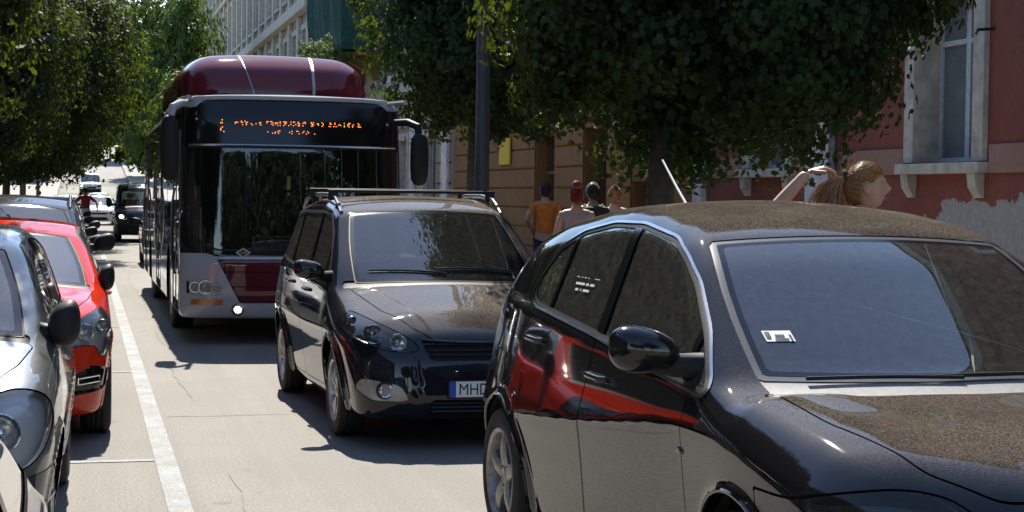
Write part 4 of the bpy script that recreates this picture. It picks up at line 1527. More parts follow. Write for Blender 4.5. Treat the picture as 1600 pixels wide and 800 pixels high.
# ---- the dark people carrier behind it
def dark_mpv():
    root = empty("people_carrier", (2.60, 10.95, 0), R(1.2), "dark charcoal people carrier with roof bars and pale dust on bonnet, ahead of the bus", "car")
    sp = base_spec(
        L=4.47, hw=0.90, zb=0.20,
        top=[(0, 0.62), (0.05, 0.70), (0.16, 0.80), (0.4, 0.905), (0.8, 1.00), (1.08, 1.065), (1.30, 1.20), (1.94, 1.585), (2.2, 1.65), (2.6, 1.69), (3.2, 1.69), (3.9, 1.64), (4.2, 1.52), (4.38, 1.15), (4.47, 0.9)],
        belt=[(0, 0.80), (0.7, 0.96), (1.3, 1.03), (2.5, 1.075), (4.4, 1.14)],
        crease=[(0, 0.70), (0.8, 0.74), (2.2, 0.72), (4.4, 0.76)],
        plan=[(0, 0.84), (0.45, 0.895), (0.9, 0.90), (3.6, 0.90), (4.1, 0.875), (4.47, 0.83)],
        nose=[(0.15, 0.10), (0.24, 0.03), (0.36, 0.0), (0.52, 0.015), (0.6, 0.03), (0.76, 0.08), (0.9, 0.3), (1.4, 0.9)],
        crown=[(0, 0.22), (0.5, 0.16), (1.0, 0.12), (1.3, 0.06), (2.0, 0.07), (4.4, 0.11)],
        up=0.14, dn=0.13, step=0.02, tum=0.30, pa=0.11, pb=0.24, kx=0.12,
        kst=[(0, 0.16), (0.9, 0.14), (1.4, 0.10), (4.4, 0.10)],
        wheels=(0.93, 3.63), wr=0.318, ar=0.36, awz=0.02, ww=0.205, track=0.875, flare=0.022,
        ws=(1.10, 0.22, 1.93, 0.10, 0.665, 0.575), ws_z=1.02, frit=0.03,
        dlo=[(1.36, 1.06), (1.62, 1.25), (1.86, 1.42), (2.10, 1.53), (2.5, 1.555), (3.4, 1.55), (3.95, 1.52), (4.16, 1.40), (4.20, 1.18), (3.6, 1.135), (2.4, 1.085)],
        dlo_r=0.05, trim=0.012, trim_mat="black_plastic",
        pillars=[((1.66, 1.0), (1.72, 1.5), 0.016), ((2.40, 1.0), (2.50, 1.5), 0.04), ((3.30, 1.0), (3.42, 1.5), 0.03)],
        rw=[(-0.62, 1.1), (0.62, 1.1), (0.55, 1.5), (-0.55, 1.5)],
        hood=[(0.0, 0.06), (0.30, 0.09), (0.44, 0.22), (0.60, 0.55), (0.72, 1.16), (0.38, 1.06), (0.0, 1.03)],
        hood_z=0.66,
        cowl=[(x, 1.03 + 0.22 * x * x) for x in np.linspace(-0.76, 0.76, 17)] + [(x, 1.11 + 0.22 * x * x) for x in np.linspace(0.76, -0.76, 17)],
        headlight=[(0.42, 0.655), (0.46, 0.73), (0.66, 0.83), (0.80, 0.90), (0.87, 0.90), (0.885, 0.80), (0.84, 0.72), (0.62, 0.66)],
        headlight_bowls=[(0.56, 0.715, 0.060, 0.045), (0.705, 0.76, 0.068, 0.045), (0.80, 0.83, 0.035, 0.03)], hl_smax=0.75, hl_depth=0.09,
        openings=[("grille", [(-0.36, 0.60), (0.36, 0.60), (0.41, 0.705), (-0.41, 0.705)], 0.035, "black_plastic"),
                  ("air_intake", [(-0.38, 0.235), (0.38, 0.235), (0.36, 0.345), (-0.36, 0.345)], 0.05, "black_plastic")],
        front_parts=[("fog_light_bezel", soft([(0.50, 0.33), (0.56, 0.44), (0.80, 0.48), (0.84, 0.40), (0.74, 0.33)], 0.04), "alloy_dull", -0.006),
                     ("fog_light_bezel", soft([(-0.50, 0.33), (-0.56, 0.44), (-0.80, 0.48), (-0.84, 0.40), (-0.74, 0.33)], 0.04), "alloy_dull", -0.006)],
        doors=[[(1.34, 0.30), (1.28, 0.72), (1.32, 1.04), (1.62, 1.22), (1.88, 1.38), (2.12, 1.49), (2.48, 1.51), (2.40, 1.0), (2.40, 0.28)],
               [(2.41, 0.28), (2.41, 1.0), (2.49, 1.51), (3.40, 1.51), (3.34, 1.0), (3.26, 0.75), (3.20, 0.28)]],
        handles=[(2.22, 0.96), (3.10, 0.98)],
        mirror=(1.30, 1.15), mirror_foot=(1.44, 1.09), mirror_x=0.99, mirror_r=(0.115, 0.08, 0.068), mirror_mat="paint_charcoal",
        paint="paint_charcoal", spokes=7, rim_mat="alloy", lip=True, res=(220, 0.02, 52),
        topextra=lambda ax, s: 0.014 * (sstep(ax - (0.30 + 0.24 * s), -0.03, 0.01)) * (1 - sstep(ax, 0.55, 0.8)) * (1 - sstep(s, 0.95, 1.1)) * sstep(s, 0.0, 0.2),
        noseextra=lambda ax, z: 0.012 * (1 - sstep(np.abs(ax - 0.45), 0.0, 0.03)) * sstep(z, 0.3, 0.45),
        dash_dz=-0.02, seat_dz=0.14, back_h=0.60,
    )
    sh, B = build_car(sp, root)
    plate(root, sh, 0.0, 0.415, 0.50, 0.112, "MHD")
    # bars of the grille and intake
    for z in (0.635, 0.665):
        s_ = sh.snap(0, z)
        b = MB()
        b.tube([(x, sh.snap(x, z) + 0.018, z) for x in np.linspace(-0.36, 0.36, 11)], 0.008, 6)
        b.build("grille_bar", "black_plastic", root, True)
    for z in (0.262, 0.29, 0.318):
        b = MB()
        b.tube([(x, sh.snap(x, z) + 0.02, z) for x in np.linspace(-0.35, 0.35, 11)], 0.0075, 6)
        b.build("intake_slat", "dark_metal", root, True)
    ch = MB()
    ch.tube([(x, sh.snap(x, 0.715) - 0.004, 0.715 + 0.02 * (x / 0.4) ** 2) for x in np.linspace(-0.41, 0.41, 15)], 0.009, 6)
    ch.build("grille_trim", "paint_charcoal", root, True)
    for side in (-1, 1):
        s_ = sh.snap(side * 0.66, 0.405)
        f = MB()
        f.lathe([(-0.010, 0.052), (-0.016, 0.048), (-0.012, 0.040), (0.012, 0.03), (0.02, 0.002)], 'y', 24, (side * 0.66, s_ + 0.002, 0.405))
        f.build("fog_light", "chrome", root, True)
        ring = MB()
        ring.lathe([(-0.004, 0.060), (-0.014, 0.056), (-0.012, 0.05), (0.0, 0.048)], 'y', 28, (side * 0.66, s_, 0.405))
        ring.build("fog_light_ring", "black_plastic", root, True)
    # roof rails and cross bars
    for side in (-1, 1):
        pts = []
        for s in np.linspace(2.02, 4.05, 17):
            x = 0.635
            t = (s - 2.02) / 2.03
            lift = 0.055 * min(1, min(t, 1 - t) * 9)
            pts.append((side * x, s, sh.snapz(side * x, s) + 0.004 + lift))
        r = MB().tube(pts, 0.017, 8)
        for s in (2.12, 3.05, 3.95):
            zt = sh.snapz(side * 0.635, s)
            r.tube([(side * 0.635, s, zt - 0.005), (side * 0.635, s, zt + 0.055)], 0.014, 6)
        r.build("roof_rail", "satin_metal", root, True)
    for s in (2.40, 3.35):
        zt = sh.snapz(0.635, s) + 0.075
        b = MB().box(-0.68, 0.68, s - 0.02, s + 0.02, zt + 0.02, zt + 0.045, 0.006)
        for side in (-1, 1):
            b.box(side * 0.64 - 0.035, side * 0.64 + 0.035, s - 0.03, s + 0.03, zt - 0.04, zt + 0.022, 0.008)
        b.build("roof_bar", "black_plastic", root, True)
    for (x0, s0, x1, s1) in ((0.62, 1.26, -0.06, 1.22), (0.0, 1.17, -0.56, 1.27)):
        w = MB()
        w.tube([(x0 + (x1 - x0) * t, s0 + (s1 - s0) * t, sh.snapz(x0 + (x1 - x0) * t, s0 + (s1 - s0) * t) + 0.01) for t in np.linspace(0, 1, 9)], 0.008, 6)
        w.build("wiper", "black_plastic", root, True)
    return root

dark_mpv()

# ------------------------------------------------------------------ trees
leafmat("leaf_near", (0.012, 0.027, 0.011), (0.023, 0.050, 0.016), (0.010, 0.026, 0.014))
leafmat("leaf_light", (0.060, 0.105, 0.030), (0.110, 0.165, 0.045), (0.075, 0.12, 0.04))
plain("bark", (0.09, 0.07, 0.055), 0.9, var=0.4, vscale=14, bump=0.6)
LEAF = np.array([(0, 0), (0.36, 0.06), (0.30, 0.30), (0.52, 0.52), (0.22, 0.60), (0.0, 1.0), (-0.22, 0.60), (-0.52, 0.52), (-0.30, 0.30), (-0.36, 0.06)], float)
LEAF_FAR = np.array([(0, 0), (0.42, 0.35), (0.18, 0.75), (0.0, 1.0), (-0.25, 0.65), (-0.42, 0.30)], float)

def crown_mesh(name, seed, rad, nleaf, size, mat, template, nclump=170, flat=0.62, ragged=0.13):
    g = np.random.default_rng(seed)
    rx, ry, rz = rad
    # clump centres through the outer half of the crown
    d = g.normal(size=(nclump, 3))
    d /= np.linalg.norm(d, axis=1)[:, None]
    rr = g.uniform(0.66, 1.0, nclump) ** 0.5 * (1 + g.normal(0, ragged, nclump) * 0.4)
    c = d * rr[:, None]
    c[:, 2] = np.where(c[:, 2] < -flat, -flat + (c[:, 2] + flat) * 0.35, c[:, 2])
    which = g.integers(0, nclump, nleaf)
    cr = g.uniform(0.08, 0.18, nclump)
    ld = g.normal(size=(nleaf, 3))
    ld /= np.linalg.norm(ld, axis=1)[:, None]
    lr = g.uniform(0.25, 1.0, nleaf) ** 0.5
    p = c[which] + ld * (lr * cr[which])[:, None]
    # a share of leaves fills the inside
    k = nleaf // 3
    q = g.normal(size=(k, 3))
    q /= np.linalg.norm(q, axis=1)[:, None]
    p[:k] = q * (g.uniform(0.2, 0.75, k) ** 0.5)[:, None]
    p[:k, 2] = np.maximum(p[:k, 2], -flat)
    P = p * np.array([rx, ry, rz])
    out = p / np.maximum(np.linalg.norm(p, axis=1), 1e-6)[:, None]
    n = out * 0.75 + ld * 0.5 + np.array([0, 0, 0.45]) + g.normal(size=(nleaf, 3)) * 0.38
    n /= np.linalg.norm(n, axis=1)[:, None]
    t = out * 0.8 + np.array([0, 0, -0.35]) + g.normal(size=(nleaf, 3)) * 0.65
    t -= n * np.einsum('ij,ij->i', t, n)[:, None]
    t /= np.maximum(np.linalg.norm(t, axis=1), 1e-6)[:, None]
    b = np.cross(n, t)
    sz = size * g.uniform(0.65, 1.25, nleaf)
    sz[:k] *= 1.7
    m_ = len(template)
    u, v = template[:, 0], template[:, 1]
    droop = -0.22 * v * v - 0.25 * np.abs(u) * 0.6
    W = P[:, None, :] + sz[:, None, None] * (b[:, None, :] * u[None, :, None] + t[:, None, :] * v[None, :, None] + n[:, None, :] * droop[None, :, None])
    V = W.reshape(-1, 3)
    F = np.arange(nleaf * m_).reshape(nleaf, m_)
    o = mesh_obj(name, V, F, mat)
    me = o.data
    at = me.attributes.new("tone", 'FLOAT', 'POINT')
    tone = np.repeat(np.clip(g.beta(2, 2, nleaf) * 0.7 + (g.random(nclump)[which]) * 0.4, 0, 1), m_)
    at.data.foreach_set("value", tone.astype(np.float32))
    bpy.data.objects.remove(o)
    return me

CROWN = {
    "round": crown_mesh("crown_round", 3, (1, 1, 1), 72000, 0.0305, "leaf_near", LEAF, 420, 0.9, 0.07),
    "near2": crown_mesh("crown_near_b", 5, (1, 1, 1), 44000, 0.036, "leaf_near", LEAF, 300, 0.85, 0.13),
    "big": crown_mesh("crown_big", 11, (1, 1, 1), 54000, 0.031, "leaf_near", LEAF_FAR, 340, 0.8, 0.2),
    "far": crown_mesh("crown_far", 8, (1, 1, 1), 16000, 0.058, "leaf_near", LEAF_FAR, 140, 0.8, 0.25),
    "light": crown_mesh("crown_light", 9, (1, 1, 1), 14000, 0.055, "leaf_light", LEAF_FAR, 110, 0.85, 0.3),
}

def tree(x, y, cx, cy, cz, rad, kind, label, rot=0.0, trunk_r=0.13, group="street trees along the kerbs"):
    z0 = rise(y) + 0.05
    r = empty("street_tree", (x, y, z0), 0, label, "tree", group)
    g = random.Random(int(x * 100 + y * 10))
    h = cz - z0
    m_ = MB()
    fork = max(1.6, h - rad[2] * 0.75)
    top = Vector((cx - x, cy - y, h + rad[2] * 0.35))
    f0 = Vector((0.06, 0.03, fork))
    m_.tube([(0, 0, -0.1), (0.0, 0, 0.12), (0.02, 0.01, fork * 0.5), f0[:]], [trunk_r * 1.5, trunk_r * 1.1, trunk_r, trunk_r * 0.9], 12)
    m_.tube([f0[:], ((f0 + top) / 2)[:], top[:]], [trunk_r * 0.85, trunk_r * 0.5, 0.02], 8)
    for k in range(9):
        a = 2 * math.pi * k / 9 + g.random()
        e = Vector((cx - x + math.cos(a) * rad[0] * 0.8, cy - y + math.sin(a) * rad[1] * 0.8, h + rad[2] * g.uniform(-0.35, 0.5)))
        s = f0.lerp(top, g.uniform(0.0, 0.5))
        mid = s.lerp(e, 0.5) + Vector((0, 0, 0.25))
        m_.tube([s[:], mid[:], e[:]], [trunk_r * 0.42, trunk_r * 0.25, 0.012], 6)
    m_.build("trunk", "bark", r, True)
    c = bpy.data.objects.new("crown", CROWN[kind])
    link(c, r)
    c.location = (cx - x, cy - y, cz - z0)
    c.scale = rad
    c.rotation_euler = (0, 0, rot)
    c["kind"] = "stuff"
    return r

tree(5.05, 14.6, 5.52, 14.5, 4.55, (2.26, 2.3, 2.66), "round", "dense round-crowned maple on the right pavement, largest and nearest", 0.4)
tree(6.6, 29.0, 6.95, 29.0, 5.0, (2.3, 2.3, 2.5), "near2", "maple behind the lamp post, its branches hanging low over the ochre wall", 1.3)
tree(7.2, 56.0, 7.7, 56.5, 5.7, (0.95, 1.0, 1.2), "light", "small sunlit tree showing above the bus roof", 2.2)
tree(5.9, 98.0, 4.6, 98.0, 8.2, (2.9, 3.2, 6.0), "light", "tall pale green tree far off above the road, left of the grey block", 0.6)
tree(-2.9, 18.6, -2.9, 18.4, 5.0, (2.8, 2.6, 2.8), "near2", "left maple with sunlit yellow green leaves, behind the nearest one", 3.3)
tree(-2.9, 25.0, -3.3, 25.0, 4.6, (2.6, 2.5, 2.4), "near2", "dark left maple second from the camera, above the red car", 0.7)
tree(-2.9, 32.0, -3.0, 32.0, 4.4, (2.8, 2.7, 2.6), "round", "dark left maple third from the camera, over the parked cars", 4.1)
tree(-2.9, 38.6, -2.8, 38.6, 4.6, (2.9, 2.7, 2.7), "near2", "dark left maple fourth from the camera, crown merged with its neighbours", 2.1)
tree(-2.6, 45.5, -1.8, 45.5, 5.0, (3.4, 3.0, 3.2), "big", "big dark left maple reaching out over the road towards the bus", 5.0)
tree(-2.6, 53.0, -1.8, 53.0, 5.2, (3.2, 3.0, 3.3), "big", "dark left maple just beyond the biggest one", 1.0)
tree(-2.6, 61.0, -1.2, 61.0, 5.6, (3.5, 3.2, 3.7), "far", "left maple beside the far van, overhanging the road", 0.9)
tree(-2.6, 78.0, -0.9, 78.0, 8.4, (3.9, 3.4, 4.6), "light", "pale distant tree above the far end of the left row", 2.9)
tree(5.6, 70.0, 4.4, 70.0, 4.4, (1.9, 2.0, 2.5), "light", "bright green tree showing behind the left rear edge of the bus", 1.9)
tree(-3.5, 140.0, -4.5, 140.0, 9.0, (5.0, 4.0, 6.0), "far", "hazy dark tree at the far left end of the street", 0.2)
tree(5.8, 135.0, 5.5, 135.0, 7.5, (3.0, 3.0, 4.5), "far", "hazy tree far off behind the van, right side of the road", 1.2)
tree(-2.9, 11.6, -2.62, 11.4, 4.55, (2.62, 2.5, 2.5), "round", "left maple nearest the camera, filling the top left corner", 1.0)
tree(5.9, -3.0, 6.0, -3.0, 4.4, (2.3, 2.3, 2.2), "far", "right maple behind the camera, mirrored in the bus windscreen", 2.0)
tree(-2.9, -9.0, -3.0, -9.0, 4.8, (2.5, 2.6, 2.3), "far", "left maple behind the camera, mirrored in the bus windscreen", 0.3)
tree(-2.9, -24.0, -1.5, -24.0, 6.4, (4.2, 3.4, 4.4), "far", "large left tree far behind the camera, filling the bus windscreen's reflection", 1.6)  # unseen, added with the next tree to darken what the bus windscreen mirrors
tree(5.8, -20.0, 4.6, -20.0, 6.2, (4.0, 3.2, 4.2), "far", "large right tree far behind the camera, filling the bus windscreen's reflection", 2.6)
tree(-6.5, 178.0, -7.5, 178.0, 9.0, (6.0, 4.0, 5.5), "far", "dark tree mass closing the street on the left, very far", 2.2)
tree(7.5, 182.0, 7.0, 182.0, 9.5, (5.0, 4.0, 5.8), "far", "dark tree mass closing the street on the right, very far", 0.8)
tree(3.2, 215.0, 3.2, 215.0, 12.0, (4.5, 4.0, 5.0), "far", "hazy round tree at the top of the street, farthest of all", 1.8)

# ------------------------------------------------------------------ the city bus
def city_bus():
    root = empty("city_bus", (2.31, 19.05, 0), 0, "black, grey and maroon single-deck city bus with orange dot-matrix display and maroon roof pod", "bus")
    L, hw = 12.0, 1.265
    sp = dict(L=L, hw=hw, zb=0.29, cz=1.5, core=(1.3, L - 1.3), tmax=3.5,
        top=[(0, 2.74), (0.15, 2.80), (0.5, 2.83), (6, 2.84), (11.5, 2.83), (12, 2.78)], top_sig=0.1,
        belt=[(0, 1.2), (12, 1.2)], crease=[(0, 0.7), (12, 0.7)],
        plan=[(0, hw), (12, hw)],
        nose=[(0.25, 0.07), (0.4, 0.02), (0.6, 0.0), (0.94, 0.0), (0.97, 0.018), (1.1, 0.025), (2.2, 0.10), (2.5, 0.16), (2.75, 0.26), (2.9, 0.36)],
        tail=[(0.3, 0.05), (1.0, 0.0), (2.9, 0.05)],
        crown=[(0, 0.03), (12, 0.03)], kst=[(0, 0.16), (12, 0.16)],
        up=0.0, dn=0.02, dn2=0.0, step=0.0, tum=0.02, pa=0.07, pb=0.16, kf=0.10, kx=0.0, ra=0.03, rb=0.1,
        wheels=(2.72, 8.62), wr=0.48, ar=0.56, flare=0.0)
    sh = Shell(sp)
    B = Body(sh, root, (300, 0.06, 80))
    for c in sp["wheels"]:
        V = B.rem[0]
        B.take(np.maximum(np.hypot(V[:, 1] - c, V[:, 2] - 0.48) - 0.56, 0.7 - np.abs(V[:, 0])))
    # windscreen: one big pane dipping to the bumper
    wsp = [(-1.19, 1.36), (-1.12, 1.22), (-0.98, 1.12), (-0.86, 1.07), (0.86, 1.07), (0.98, 1.12), (1.12, 1.22), (1.19, 1.36), (1.185, 2.20), (-1.185, 2.20)]
    g = B.take(B.xz(soft(wsp, 0.03), 0.75))
    wo = B.make("windscreen", g, "bus_glass", -0.006)
    fr = B.take(B.xz(soft(wsp, 0.03), 0.75) - 0.02)
    B.make("windscreen_seal", fr, "black_plastic", -0.003, wo)
    # black apron under the windscreen and side wings
    ap = [(-1.27, 1.30), (-1.20, 1.26), (-1.10, 1.10), (-0.98, 1.02), (-0.86, 0.985), (0.86, 0.985), (0.98, 1.02), (1.10, 1.10), (1.20, 1.26), (1.27, 1.30), (1.27, 2.9), (-1.27, 2.9)]
    g = B.take(B.xz(ap, 0.34))
    V = g[0]
    up_, lo_ = split(g, 2.235 - V[:, 2])
    lower = B.make("front_mask", lo_, "paint_bus_black", 0.0)
    disp = B.make("display_panel", up_, "gloss_black", 0.0)
    # thin bright bar between windscreen and display
    b = MB()
    b.tube([(x, sh.snap(x, 2.232) - 0.006, 2.232) for x in np.linspace(-1.17, 1.17, 25)], 0.012, 6)
    b.build("divider_bar", "satin_metal", root, True)
    # roof brow catching the sun
    b = MB()
    b.tube([(x, sh.snap(x, 2.755) - 0.004, 2.775 - 0.04 * abs(x / 1.2) ** 5) for x in np.linspace(-1.2, 1.2, 31)], 0.028, 8)
    b.build("roof_brow", "paint_bus_grey", root, True)
    # maroon centre panel in three boards
    def edge(z):
        return 0.85 - (0.95 - z) * 0.52
    for z0, z1 in ((0.82, 0.945), (0.655, 0.81), (0.475, 0.645)):
        pl = [(-edge(z0), z0), (edge(z0), z0), (edge(z1), z1), (-edge(z1), z1)]
        g = B.take(B.xz(pl, 0.5))
        B.make("maroon_panel", g, "paint_maroon", 0.0)
    pl = [(-edge(0.465) - 0.012, 0.465), (edge(0.465) + 0.012, 0.465), (edge(0.955) + 0.012, 0.955), (-edge(0.955) - 0.012, 0.955)]
    g = B.take(B.xz(pl, 0.5))
    B.make("panel_gap", g, "seam", -0.012)
    # bumper strip
    g = B.take(B.xz([(-0.68, 0.2), (0.68, 0.2), (0.66, 0.458), (-0.66, 0.458)], 0.5))
    B.make("bumper", g, "paint_bus_grey", 0.004)
    # lamp clusters
    for side in (-1, 1):
        for (u, z, rad, mat, nm) in ((1.10, 0.64, 0.055, "chrome", "headlight"), (0.985, 0.64, 0.075, "chrome", "headlight"), (0.87, 0.625, 0.05, "chrome", "headlight")):
            s_ = sh.snap(side * u, z)
            m_ = MB()
            m_.lathe([(0.0, rad * 1.15), (-0.012, rad * 1.1), (-0.012, rad * 0.95), (0.0, rad * 0.8), (0.03, rad * 0.4), (0.035, 0.002)], 'y', 24, (side * u, s_ - 0.004, z))
            h = m_.build(nm, mat, root, True)
            MB().ellip((side * u, s_ - 0.014, z), (rad * 0.95, 0.012, rad * 0.95), 18, 8).build("lens", "clear_lens", h, True)
        MB().box(side * 1.17 - 0.02, side * 1.17 + 0.02, sh.snap(side * 1.17, 0.64) - 0.006, sh.snap(side * 1.17, 0.64) + 0.03, 0.57, 0.71, 0.006).build("lamp_slot", "black_plastic", root)
        pts = np.linspace(0.80, 1.14, 8)
        m_ = MB()
        vs, fs = [], []
        for u in pts:
            for z in (0.445, 0.505):
                vs.append((side * u, sh.snap(side * u, z) - 0.006, z))
        for k in range(len(pts) - 1):
            fs.append((2 * k, 2 * k + 1, 2 * k + 3, 2 * k + 2))
        m_.add(vs, fs)
        m_.build("indicator_lamp", "orange_lens" if side < 0 else "orange_lens", root, True)
        s_ = sh.snap(side * 0.63, 0.395)
        MB().lathe([(0.0, 0.07), (-0.012, 0.066), (-0.012, 0.054), (0.01, 0.05)], 'y', 20, (side * 0.63, s_, 0.395)).build("fog_lamp_ring", "black_plastic", root, True)
        MB().ellip((side * 0.63, s_ - 0.008, 0.395), (0.034, 0.012, 0.034), 16, 8).build("fog_lamp", "lamp_lit", root, True)
    # gas diamond
    s_ = sh.snap(-0.575, 1.03)
    d = MB()
    for (k, off, mat) in ((0.075, 0.0, None),):
        d.prism([(-0.575 - 0.085, 1.03), (-0.575, 1.03 - 0.055), (-0.575 + 0.085, 1.03), (-0.575, 1.03 + 0.055)], 'y', s_ - 0.006, s_ + 0.004)
    dd = d.build("gas_diamond", "alloy", root)
    MB().prism([(-0.575 - 0.062, 1.03), (-0.575, 1.03 - 0.040), (-0.575 + 0.062, 1.03), (-0.575, 1.03 + 0.040)], 'y', s_ - 0.008, s_ - 0.005).build("diamond_field", "plate_black", dd)
    text_obj("diamond_lettering", "CNG", 0.036, "alloy", dd, (-0.575 - 0.036, s_ - 0.0085, 1.018), (R(90), 0, 0), 0.0008)
    # dot-matrix display: rows of lit dots in word-like runs
    def dots(x0, x1, z0, rows, pitch, density, seed):
        g_ = random.Random(seed)
        m_ = MB()
        n = int((x1 - x0) / pitch)
        k = 0
        while k < n:
            wlen = g_.randint(9, 22)
            for q in range(wlen):
                if k + q >= n:
                    break
                if q % 4 == 3:
                    continue
                for r_ in range(rows):
                    if g_.random() < density:
                        x = x0 + (k + q) * pitch
                        z = z0 + r_ * pitch
                        s = sh.snap(x, z)
                        m_.box(x - pitch * 0.30, x + pitch * 0.30, s - 0.004, s - 0.001, z - pitch * 0.30, z + pitch * 0.30)
            k += wlen + g_.randint(2, 4)
        return m_
    for a in ((-0.82, -0.74, 2.365, 10, 0.0165, 0.30, 1), (-0.66, 0.78, 2.462, 4, 0.0135, 0.36, 2), (-0.30, 0.26, 2.372, 3, 0.0135, 0.30, 3)):
        dt = dots(*a).build("display_line", "led_orange", root)
        dt["kind"] = "stuff"
    # washer spots on the mask
    for x, z in ((-1.08, 2.52), (1.08, 2.50)):
        MB().ellip((x, sh.snap(x, z) - 0.004, z), (0.016, 0.008, 0.016), 10, 6).build("marker_lamp", "alloy", root, True)
    # side glazing and doors
    for side in (-1, 1):
        dl = soft([(0.52, 1.10), (11.5, 1.10), (11.5, 2.36), (0.52, 2.36)], 0.08)
        if side < 0:
            for nm, s0, s1 in (("door", 0.42, 1.72), ("door", 5.1, 6.4), ("door", 10.0, 11.0)):
                f = B.sz(soft([(s0, 0.34), (s1, 0.34), (s1, 2.42), (s0, 2.42)], 0.03), side, 0.9)
                g = B.take(f)
                dob = B.make(nm, g, "black_plastic", -0.03)
                xx = hw - 0.012
                mid = (s0 + s1) / 2
                for a, c in ((s0 + 0.07, mid - 0.04), (mid + 0.04, s1 - 0.07)):
                    MB().box(-xx - 0.006, -xx + 0.006, a, c, 0.46, 2.32, 0.004).build("door_glass", "dark_glass", dob)
                for a in (s0 + 0.035, mid, s1 - 0.035):
                    MB().box(-xx - 0.012, -xx + 0.012, a - 0.028, a + 0.028, 0.36, 2.40).build("door_frame", "dark_metal", dob)
                MB().tube([(-xx - 0.03, mid - 0.10, 0.75), (-xx - 0.06, mid - 0.10, 1.0), (-xx - 0.06, mid - 0.10, 1.55), (-xx - 0.03, mid - 0.10, 1.75)], 0.014, 8).build("grab_rail", "satin_metal", dob, True)
        g = B.take(B.sz(dl, side, 0.9))
        keep, B.rem = B.rem, g
        for s in (1.95, 3.4, 4.9, 6.6, 8.1, 9.6):
            q = B.take(B.line((s, 1.0), (s, 2.4), 0.035))
            B.make("window_pillar", q, "gloss_black", 0.001)
        rest = B.rem
        B.rem = keep
        for s in (1.95, 3.4, 4.9, 6.6, 8.1, 9.6, 99):
            a, rest = split(rest, rest[0][:, 1] - s)
            if len(a[2]) > 4:
                B.make("side_window", a, "dark_glass", -0.004)
            if len(rest[2]) == 0:
                break
        # upper side band is black, the skirt pale grey
        f = np.maximum(1.02 - B.rem[0][:, 2], np.maximum(0.95 - side * B.rem[0][:, 0], B.rem[0][:, 2] - 2.66))
        g = B.take(f)
        B.make("side_band", g, "paint_bus_black", 0.0)
    B.make("body", B.rem, "paint_bus_grey")
    for c in sp["wheels"]:
        for side in (-1, 1):
            w = make_wheel("bus", 0.48, 0.28, 8, "alloy_dull")
            w.parent = root
            w.location = (side * (hw - 0.17), c, 0.48)
            w.rotation_euler = (0.4, 0, 0 if side < 0 else math.pi)
            li = MB()
            vs, fs = [], []
            for k in range(27):
                a = R(-15) + R(210) * k / 26
                for xx in (hw - 0.03, 0.72):
                    vs.append((side * xx, c + math.cos(a) * 0.565, 0.48 + math.sin(a) * 0.565))
            for k in range(26):
                fs.append((2 * k, 2 * k + 1, 2 * k + 3, 2 * k + 2))
            li.add(vs, fs).build("wheel_arch_liner", "seam", root)
    # roof pod with gas tanks
    hp = dict(L=5.2, hw=1.10, zb=2.78, cz=2.95, core=(0.9, 4.3), tmax=3.0,
        top=[(0, 3.20), (0.35, 3.32), (0.9, 3.36), (4.4, 3.36), (5.2, 3.2)], top_sig=0.12, belt=[(0, 3.1), (5, 3.1)], crease=[(0, 2.9), (5, 2.9)],
        plan=[(0, 1.04), (0.8, 1.12), (4.6, 1.12), (5.2, 1.0)], nose=[(2.6, -0.02), (2.9, 0.0), (3.15, 0.10), (3.35, 0.34)], tail=[(2.6, 0.0), (3.4, 0.3)],
        crown=[(0, 0.05), (5.2, 0.05)], kst=[(0, 0.30), (5.2, 0.30)], up=0.05, dn=0.0, dn2=0, step=0, tum=0.45, pa=0.02, pb=0.22, kf=0.22, wheels=(), wr=0.3, ar=0.3)
    hs = Shell(hp)
    e = bpy.data.objects.new("roof_pod", None)
    link(e, root)
    e.location = (-0.12, 0.75, 0)
    HB = Body(hs, e, (160, 0.08, 44))
    # grey corner sections either side of the maroon middle
    V = HB.rem[0]
    for nm, a, c in (("pod_panel", -9, -0.36), ("pod_panel", -0.345, 0.40), ("pod_panel", 0.435, 9)):
        V = HB.rem[0]
        sl = (0.45 if a < -0.3 or c < -0.3 else 0.0) * 0 + 0.30 * (V[:, 2] - 3.1) * (1 - sstep(V[:, 0], -0.2, 0.2))
        g = HB.take(np.maximum(a - (V[:, 0] + sl), V[:, 0] + sl - c))
        HB.make(nm, g, "paint_maroon", 0.0)
    HB.make("pod_joint", HB.rem, "alloy_dull", -0.004)
    # roof hatch further back
    MB().box(-0.5, 0.5, 7.5, 8.6, 2.83, 2.98, 0.05).build("roof_hatch", "paint_bus_grey", root)
    # big mirrors on arms
    for side, (zc, hh, xx) in ((-1, (2.18, 0.36, 1.40)), (1, (2.10, 0.30, 1.375))):
        m_ = MB()
        n = 20
        vs, fs = [], []
        for i in range(13):
            ph = -math.pi / 2 + math.pi * i / 12
            for k in range(n):
                t = 2 * math.pi * k / n
                a, b_, c = math.cos(ph) * math.cos(t), math.cos(ph) * math.sin(t), math.sin(ph)
                f_ = lambda v, e: math.copysign(abs(v) ** e, v)
                vs.append((side * (xx + 0.105 * f_(a, 0.6)), -0.16 + 0.10 * (f_(b_, 0.8) if b_ < 0 else 0.5 * b_), zc + hh * f_(c, 0.7)))
        for i in range(12):
            for k in range(n):
                k2 = (k + 1) % n
                fs.append((i * n + k, i * n + k2, (i + 1) * n + k2, (i + 1) * n + k))
        m_.add(vs, fs)
        o = m_.build("wing_mirror", "black_plastic", root, True)
        za = 2.68 if side < 0 else 2.52
        ar = MB().tube([(side * 1.15, 0.22, za), (side * 1.27, 0.0, za), (side * 1.36, -0.13, za - 0.05), (side * xx, -0.15, zc + hh * 0.8)], [0.04, 0.045, 0.045, 0.04], 10)
        ar.build("mirror_arm", "paint_bus_grey" if side < 0 else "black_plastic", o, True)
